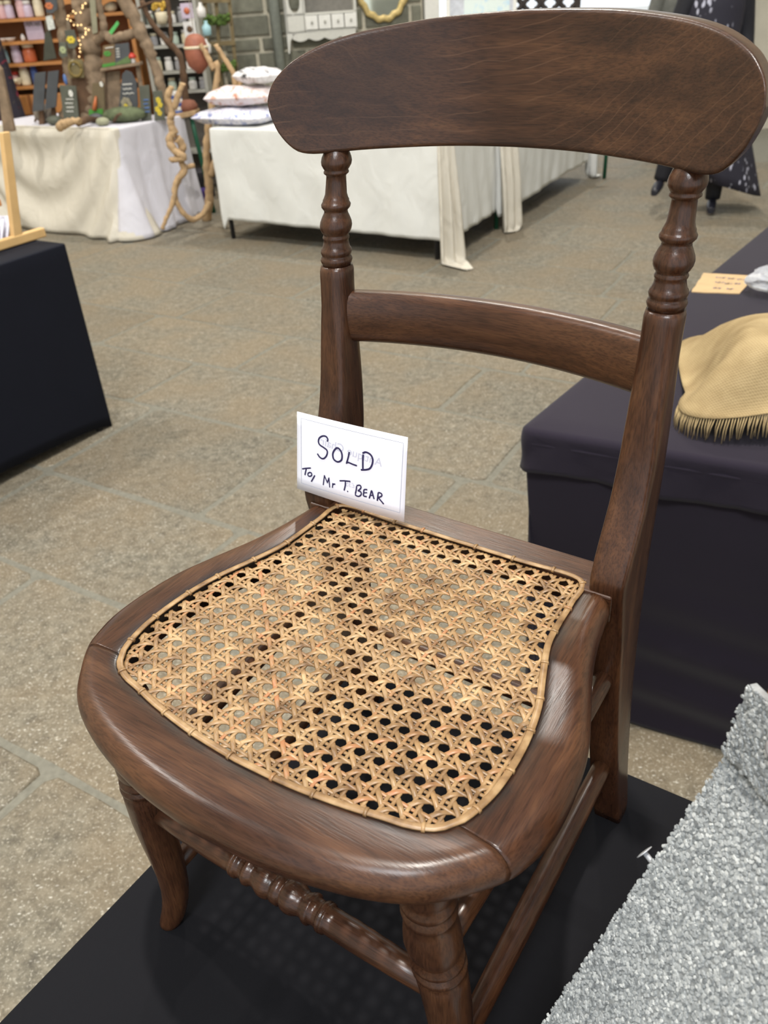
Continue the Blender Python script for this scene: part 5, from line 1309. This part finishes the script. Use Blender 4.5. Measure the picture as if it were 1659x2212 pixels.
# bagged textiles on the middle table
def fabric(name, c1, c2, c3, sc):
    k = Nt(name); v = k.coords(); f = k.noise(v, sc, 3, .6, 1.5); g = k.noise(k.coords((1, 1, 2.2)), sc * 1.6, 2)
    c = k.ramp(f, [(.36, lin(c1)), (.46, lin(c2)), (.56, lin(c2)), (.64, lin(c3))], 'LINEAR'); k.base(k.mix(k.ramp(g, [(.5, (0, 0, 0)), (.6, (.8, .8, .8))]), c, lin(c2))); k.set(Roughness=.7); return k.m
M_F1 = fabric('blue_print', (96, 112, 168), (222, 220, 228), (128, 142, 188), 13); M_F2 = fabric('rust_print', (178, 120, 92), (226, 216, 216), (206, 160, 140), 9)
M_F3 = fabric('black_white_print', (40, 40, 44), (226, 224, 226), (180, 170, 170), 8)
def cushion(name, label, c, half, rot, mat, seed):
    rg = random.Random(seed); rows_ = []
    n = 22
    mb = MB()
    for sgn in (1, -1):
        g = []
        for j in range(13):
            r_ = []
            for i in range(n):
                u_, v_ = i / (n - 1) * 2 - 1, j / 12 * 2 - 1
                th = max(0, (1 - u_ ** 4)) ** .5 * max(0, (1 - v_ ** 4)) ** .5
                x, y = u_ * half[0] * (1 - .06 * v_ * v_), v_ * half[1] * (1 - .06 * u_ * u_)
                z = sgn * half[2] * th * (1 + .18 * math.sin(u_ * 6 + seed) * math.cos(v_ * 5 + seed))
                cr_, sr_ = math.cos(rot), math.sin(rot)
                r_.append((x * cr_ - y * sr_, x * sr_ + y * cr_, half[2] + z))
            g.append(r_)
        mb.grid(g)
    o = mb.build(name, mat, loc=c); tag(o, label, 'textile', 'printed textiles on the white table'); return o
tc0 = Vector((-0.7465, 5.9768, 0))
cushion('folded_textile', 'folded blue and white printed textile, lowest on the white table', (tc0.x - .08, tc0.y + .27, .7435), (.30, .20, .050), A1, M_F1, 2)
cushion('folded_textile', 'rust and white printed textile heaped on the blue one', (tc0.x - .04, tc0.y + .30, .856), (.24, .17, .055), A1 + .25, M_F2, 5)
cushion('folded_textile', 'black and white printed bundle on top of the heap of textiles', (tc0.x + .08, tc0.y + .30, .982), (.16, .12, .045), A1 - .3, M_F3, 9)

# ------------------------------------------------------------------ on the back wall
M_CAB = plain('cream_cabinet_paint', (206, 204, 194), .55, var=.04)
M_CAB2 = plain('cabinet_back_grey', (120, 116, 108), .7)  # darker grey for the cabinet's back panel
def wl(x, off=0.0): return wall_y(x) - off
cabx0, cabx1 = -0.6072, 0.0502
cz0 = 1.193
cw = (cabx1 - cabx0)
cab = tag(empty('wall_cabinet', (cabx0, wall_y(cabx0) - .12, cz0), wa), 'pale painted wall cabinet with four little drawers, an arched cutout and a scalloped base', 'cabinet')
for x in (.012, cw * .27, cw - .012): MB().box((x, .055, .38), (.010, .055, .38)).build('upright', M_CAB, cab)
MB().box((cw / 2, .055, .14), (cw / 2, .055, .008)).build('shelf', M_CAB, cab)
MB().box((cw / 2, .055, .004), (cw / 2, .055, .008)).build('shelf', M_CAB, cab)
MB().box((cw / 2, .055, .76), (cw / 2 + .02, .06, .012)).build('top_board', M_CAB, cab)
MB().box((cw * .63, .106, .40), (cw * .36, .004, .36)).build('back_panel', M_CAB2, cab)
# panel with an arched cutout at the left, flared foot below
pan = [(.012, .0, -.16)] + [(.030, 0, -.06), (.075, 0, -.012), (cw * .27, 0, 0.0), (cw * .27, 0, .74), (cw * .22, 0, .74), (cw * .22, 0, .24)] + [(lerp(cw * .22, .045, .5 - .5 * math.cos(pi * k / 10)), 0, .24 - .085 * math.sin(pi * k / 10)) for k in range(1, 10)] + [(.045, 0, .24), (.045, 0, .74), (.0, 0, .74), (.0, 0, -.16)]
MB().prism(pan, (0, .012, 0)).build('arched_side', M_CAB, cab)
for i in range(4):
    x = cw * (.27 + .73 * (i + .5) / 4)
    d = MB().box((x, -.004, .072), (cw * .085, .010, .055)).build('drawer', M_WHITE, cab, bevel=.003)
    MB().tube([(x, -.022, .062), (x, -.022, .088)], .008, 8).build('pull', M_GREYPAINT, d)
sc_ = [(cw * .08, 0, .0)] + [(lerp(cw * .08, cw * .97, k / 48), 0, -.050 - .022 * abs(math.sin(pi * 4 * k / 48))) for k in range(49)] + [(cw * .97, 0, .0)]
MB().prism(sc_, (0, .012, 0)).build('scalloped_apron', M_CAB, cab)
# gilt oval mirror
mc = (0.295, 8.8113, 1.5317)
mi = tag(empty('wall_mirror', (mc[0], wall_y(mc[0]) - .03, mc[2]), wa), 'oval mirror in an ornate gilt frame on the stone wall', 'mirror')
ra, rb_ = .245, .30
M_GILT = plain('old_gilt', (196, 172, 112), .5, metal=.2, scale=40, var=.25, bump=.4)
k = Nt('mirror_glass'); k.base((.62, .64, .52, 1)); k.set(Roughness=.08, Metallic=1.0); M_MIR = k.m
MB().prism([(ra * .86 * math.cos(2 * pi * i / 40), .012, rb_ * .86 * math.sin(2 * pi * i / 40)) for i in range(40)], (0, .008, 0)).build('glass', M_MIR, mi)
fr_ = []
for i in range(72):
    a = 2 * pi * i / 72; w = 1 + .03 * math.cos(a * 14)
    c = Vector((ra * .93 * w * math.cos(a), 0, rb_ * .93 * w * math.sin(a))); o = Vector((math.cos(a), 0, math.sin(a)))
    fr_.append([c + o * (.028 * math.cos(2 * pi * q / 8)) + Vector((0, .014 * math.sin(2 * pi * q / 8), 0)) for q in range(8)])
MB().grid(fr_, closed_u=True, closed_v=True).build('gilt_frame', M_GILT, mi)

# pictures and rack on the far table against the light
f0 = (0.7199, 7.1, 1.2899)
pf = tag(empty('framed_picture', (f0[0], 7.1, .742)), 'pale landscape painting in a wide grey-white mount standing on the far table', 'picture')
fw = .50
MB().box((fw / 2, .012, .34), (fw / 2, .010, .34)).build('mount_board', plain('grey_mount', (196, 198, 204), .7), pf)
MB().box((fw * .58, -.001, .30 + .30), (fw * .34, .004, .12)).build('painting', fabric('pale_sea_view', (176, 204, 200), (216, 226, 220), (190, 214, 226), 5), pf)
for (x, z, hx, hz) in ((0, .34, .012, .34), (fw, .34, .012, .34), (fw / 2, .68, fw / 2, .012), (fw / 2, .012, fw / 2, .012)): MB().box((x, 0, z), (hx, .018, hz)).build('frame_bar', M_WHITE, pf, bevel=.003)
MB().box((fw / 2, .06, .02), (.16, .06, .018)).build('stand_foot', M_WHITE, pf)
f1 = (1.4468, 7.25, 1.278)
rk = tag(empty('carved_rack', (f1[0], 7.25, .742)), 'dark carved openwork stand seen against the light above the chair back', 'rack')
M_IRON = plain('dark_carved_wood', (48, 40, 36), .7)
for i in range(4):
    for j in range(3):
        c = Vector((-.21 + i * .14, 0, .46 + j * .12)); ring = []
        for q in range(16):
            a = 2 * pi * q / 16; o = Vector((math.cos(a), 0, math.sin(a))); cc_ = c + o * .055 * (1 + .15 * math.cos(4 * a))
            ring.append([cc_ + o * .020 * math.cos(2 * pi * w / 6) + Vector((0, .02 * math.sin(2 * pi * w / 6), 0)) for w in range(6)])
        MB().grid(ring, closed_u=True, closed_v=True).build('carved_ring', M_IRON, rk)
for x in (-.28, .28): MB().box((x, 0, .39), (.02, .025, .39)).build('post', M_IRON, rk)
MB().box((0, 0, .385), (.28, .022, .02)).build('rail', M_IRON, rk); MB().box((0, 0, .80), (.30, .025, .02)).build('rail', M_IRON, rk)
MB().box((0, 0, .012), (.30, .09, .012)).build('base', M_IRON, rk)

# dark floral dress on a stand at the left edge
def floral(name, base, f1_, f2_, sc):
    k = Nt(name); v = k.coords(); n1 = k.noise(v, sc, 2, .5, 1.0); n2 = k.noise(k.coords((1.3, 1.3, 1.3)), sc * .8, 2, .5, 1.5)
    c = k.mix(k.ramp(n1, [(.62, (0, 0, 0)), (.66, (1, 1, 1))]), lin(base), lin(f1_)); c = k.mix(k.ramp(n2, [(.66, (0, 0, 0)), (.70, (1, 1, 1))]), c, lin(f2_)); k.base(c); k.set(Roughness=.85); return k.m
dx = (-2.955, 7.64)
ds = tag(empty('dress_stand', (dx[0], dx[1], 0)), 'black dress with dark red flowers hanging on a stand at the far left', 'dress')
MB().tube([(0, 0, 0), (0, 0, 1.5)], .014, 10).build('pole', M_DARKMETAL, ds)
MB().lathe([(.16, 0), (.16, .012), (.03, .03), (.016, .05)], (0, 0, 0), 20).build('base', M_DARKMETAL, ds)
rings = []
for kk in range(15):
    t_ = kk / 14; z = lerp(1.46, .30, t_); a = lerp(.10, .165, t_); rings.append([(a * math.cos(2 * pi * q / 40) * (1 + .10 * t_ * math.sin(q * 2 * pi / 40 * 9)), .62 * a * math.sin(2 * pi * q / 40) * (1 + .10 * t_ * math.sin(q * 2 * pi / 40 * 9)), z) for q in range(40)])
MB().grid(rings, closed_u=True).build('dress_cloth', floral('red_floral', (30, 24, 34), (110, 26, 44), (70, 66, 48), 14), ds, solid=.003)
t = tag(empty('driftwood_plank'), 'grey-brown weathered plank leaning at the far left of the slate stall', 'plank')
MB().prism([(-2.5483, 6.62, 1.2028), (-2.5143, 6.62, 1.1433), (-2.5397, 6.62, .742), (-2.6236, 6.62, .742)], (0, .05, 0)).build('plank_board', M_DRIFT, t, bevel=.006)
# ------------------------------------------------------------------ people in the background
M_SKIN = plain('skin', (206, 160, 134), .55, var=.04)
M_HAIR = plain('brown_hair', (74, 54, 40), .6, scale=60, var=.2)
M_TIGHTS = plain('black_tights', (22, 22, 30), .7); M_SHOE = plain('black_shoe_leather', (28, 28, 36), .35)
def limb(mb, pts, rs, n=14): mb.tube(spline(pts, len(pts) * 5), [interp([(i / (len(rs) - 1), r_) for i, r_ in enumerate(rs)], j / (len(pts) * 5 - 1))[0] for j in range(len(pts) * 5)], n)
def person(label, loc, rot, legs, arms, look):
    """one skinned body: legs and arms give (upper, middle, lower, tip) joints for the left and the right side"""
    root = tag(empty('person', loc, rot), label, 'person')
    V, E, S = [], [], []
    def add(p, r_, par=None, rz=None):
        V.append(p); S.append((r_, rz or r_)); i = len(V) - 1
        if par is not None: E.append((par, i))
        return i
    pel = add((0, 0, .92), .115); b1 = add((0, .01, 1.06), .105, pel); b2 = add((0, .01, 1.22), .120, b1); b3 = add((0, .02, 1.36), .105, b2); nk = add((0, .01, 1.44), .050, b3)
    h0 = add((0, -.005, 1.50), .058, nk); h1 = add((0, -.012, 1.565), .082, h0); h2 = add((0, -.002, 1.63), .084, h1); add((0, .006, 1.68), .058, h2)
    add((0, -.100, 1.565), .012, h1)                                                   # nose
    for hip, kne, ank, toe in legs:
        a = add(hip, .085, pel); b = add(kne, .052, a); add(((kne[0] + ank[0]) / 2, (kne[1] + ank[1]) / 2 + .01, (kne[2] + ank[2]) / 2 + .06), .050, b); c = add(ank, .034, len(V) - 1); add(toe, .026, c)
    for sgn, (sh, el, wr, hd) in zip((-1, 1), arms):
        a = add(sh, .052, b3); b = add(el, .038, a); c = add(wr, .026, b); d = Vector(hd) - Vector(wr); L = d.length; d.normalize()
        pm = add(tuple(Vector(wr) + d * .06), .028, c); side = d.cross(Vector((0, 1, 0)))
        side = side.normalized() if side.length > .1 else Vector((1, 0, 0)); pal = d.cross(side)
        for q, fl in ((-1.5, .055), (-.5, .068), (.5, .070), (1.5, .062)):
            k0 = add(tuple(Vector(wr) + d * .090 + side * q * .017), .0088, pm); k1 = add(tuple(Vector(V[k0]) + d * fl * .5 + pal * .006), .0080, k0); add(tuple(Vector(V[k1]) + d * fl * .5 + pal * .018), .0070, k1)
        t0 = add(tuple(Vector(wr) + d * .045 - side * .034), .010, pm); add(tuple(Vector(V[t0]) + d * .035 - side * .014), .0085, t0)
    me = bpy.data.meshes.new('body'); me.from_pydata(V, E, []); o = bpy.data.objects.new('body', me); COL.objects.link(o); o.parent = root
    me.materials.append(M_SKIN)
    md = o.modifiers.new('skin', 'SKIN'); md.use_smooth_shade = True
    me.skin_vertices[0].data
    for i, s_ in enumerate(S): me.skin_vertices[0].data[i].radius = s_
    me.skin_vertices[0].data[0].use_root = True
    sb = o.modifiers.new('sub', 'SUBSURF'); sb.levels = 1; sb.render_levels = 2
    for x in (-.032, .032):
        MB().ball((x, -.082, 1.595), .011, 8).build('eye', J_WHITE, root); MB().ball((x, -.0905, 1.595), .0055, 6).build('iris', M_HAIR, root)
        MB().ball((x * 2.72, .0, 1.580), .020, 8, (.4, .7, 1.2)).build('ear', M_SKIN, root)
    MB().tube([(-.022, -.080, 1.530), (0, -.086, 1.528), (.022, -.080, 1.530)], [.003, .006, .003], 8).build('mouth', plain('lips', (170, 96, 90), .5), root)
    hair = MB(); rings = []
    for i in range(9):
        th = pi * i / 12 + .02; rings.append([(.098 * math.sin(th) * math.cos(2 * pi * k / 20), .014 + .104 * math.sin(th) * math.sin(2 * pi * k / 20), 1.612 + .105 * math.cos(th) + (.03 if math.sin(2 * pi * k / 20) < -.5 and i > 5 else 0)) for k in range(20)])
    hair.grid(rings, closed_u=True); hair.v.append((0, .014, 1.718)); o_ = len(hair.v) - 1
    for k in range(20): hair.f.append((o_, k, (k + 1) % 20)); hair.sm.append(True)
    hair.build('hair', M_HAIR, root, solid=.012)
    return root
# the woman in the black leafy dress (axes parallel to the hall's, her middle at the origin)
L1 = (((-.09, 0, .90), (-.150, -.10, .55), (-.215, .02, .235), (-.285, -.09, .165)), ((.09, 0, .90), (.155, -.05, .50), (.175, .02, .085), (.120, -.115, .028)))
A1_ = (((-.17, .02, 1.35), (-.23, .04, 1.09), (-.20, -.10, .88), (-.18, -.16, .78)), ((.17, .02, 1.35), (.24, .06, 1.09), (.25, -.02, .86), (.25, -.05, .76)))
w1 = person('person in a black dress with pale leaf sprigs and black tights, walking beyond the chair', (2.325, 6.0, 0), 0, L1, A1_, 0)
for hip, kne, ank, toe in L1:
    mb = MB(); limb(mb, [hip, kne, ((kne[0] + ank[0]) / 2, (kne[1] + ank[1]) / 2 + .016, (kne[2] + ank[2]) / 2 + .05), ank], [.088, .062, .064, .052]); mb.build('tights', M_TIGHTS, w1)
    d = (Vector(toe) - Vector(ank)); mb = MB(); rings = []
    for i in range(9):
        t_ = i / 8; c = Vector(ank) + d * lerp(-.28, 1.25, t_); c.z = lerp(ank[2] - .040, toe[2] - .004, t_) + .022 * math.sin(pi * t_) * .6 + .010
        w = .034 * (1 - abs(2 * t_ - 1.1) ** 3 * .55); h = lerp(.050, .024, t_); sx = Vector((-d.y, d.x, 0)).normalized()
        rings.append([c + sx * w * math.cos(2 * pi * k / 12) + Vector((0, 0, max(-.6, math.sin(2 * pi * k / 12)) * h)) for k in range(12)])
    mb.loft(rings).build('shoe', M_SHOE, w1)
for sh, el, wr, hd in A1_:
    mb = MB(); limb(mb, [sh, el, wr], [.066, .056, .044]); mb.build('sleeve', M_TIGHTS, w1)
def leafy():
    k = Nt('leaf_print'); tc = k.n('ShaderNodeTexCoord'); v = k.coords((34, 34, 15), rot=(.0, .5, 0)); v2 = k.coords((32, 32, 14), rot=(0, -.6, .3))
    def sprig(v):
        vo = k.n('ShaderNodeTexVoronoi'); vo.inputs['Scale'].default_value = 1.0; k.l(v, vo.inputs['Vector']); return k.ramp(vo.outputs['Distance'], [(.22, (1, 1, 1)), (.30, (0, 0, 0))])
    g = k.ramp(k.noise(k.coords((6, 6, 6)), 1.0, 2), [(.46, (0, 0, 0)), (.54, (1, 1, 1))])
    m_ = k.mix(1.0, k.mix(1.0, sprig(v), sprig(v2), 'ADD'), g, 'MULTIPLY')
    k.base(k.mix(m_, lin((32, 30, 42)), lin((176, 176, 190)))); k.set(Roughness=.8); return k.m
rings = []
for z, cx, rx_, ry_ in ((1.42, 0, .07, .07), (1.385, 0, .175, .105), (1.25, 0, .185, .125), (1.06, .0, .175, .125), (.92, .01, .195, .15), (.70, .05, .225, .18), (.46, .11, .255, .21), (.27, .185, .275, .23), (.185, .215, .275, .235)):
    rings.append([(cx + rx_ * math.cos(2 * pi * q / 48) * (1 + .05 * max(0, 1 - z) * math.sin(9 * 2 * pi * q / 48)), .015 + ry_ * math.sin(2 * pi * q / 48) * (1 + .05 * max(0, 1 - z) * math.sin(9 * 2 * pi * q / 48)), z + (.09 * (-math.cos(2 * pi * q / 48)) if z < .3 else 0)) for q in range(48)])
MB().grid(rings, closed_u=True).build('dress', leafy(), w1, solid=.004)
# a person in grey behind
L2 = (((-.09, 0, .90), (-.10, -.02, .50), (-.10, .02, .085), (-.10, -.12, .028)), ((.09, 0, .90), (.11, -.04, .50), (.12, .0, .085), (.13, -.14, .028)))
A2_ = (((-.17, .02, 1.35), (-.23, .03, 1.09), (-.22, -.06, .86), (-.21, -.10, .76)), ((.17, .02, 1.35), (.23, .04, 1.09), (.23, -.05, .86), (.22, -.09, .76)))
w2_ = person('person in a grey jacket and grey trousers, standing in the doorway light behind the woman', (2.86, 8.3, 0), .4, L2, A2_, 0)
M_GREYC = plain('grey_wool', (98, 98, 92), .9); 
for hip, kne, ank, toe in L2:
    mb = MB(); limb(mb, [hip, kne, (ank[0], ank[1], ank[2] + .03)], [.100, .078, .070]); mb.build('trouser_leg', M_GREYC, w2_)
    mb = MB(); mb.ball((toe[0] - 0, lerp(ank[1], toe[1], .6), .045), .12, 12, (.36, 1.0, .37)); mb.build('shoe', M_SHOE, w2_)
for sh, el, wr, hd in A2_:
    mb = MB(); limb(mb, [sh, el, wr], [.070, .058, .046]); mb.build('sleeve', M_GREYC, w2_)
rings = [[(rx_ * math.cos(2 * pi * q / 36), .015 + ry_ * math.sin(2 * pi * q / 36), z) for q in range(36)] for z, rx_, ry_ in ((1.42, .075, .075), (1.385, .18, .11), (1.22, .19, .13), (1.04, .18, .135), (.84, .20, .15), (.76, .205, .155))]
MB().grid(rings, closed_u=True).build('jacket', M_GREYC, w2_, solid=.006)
bpy.context.view_layer.update()
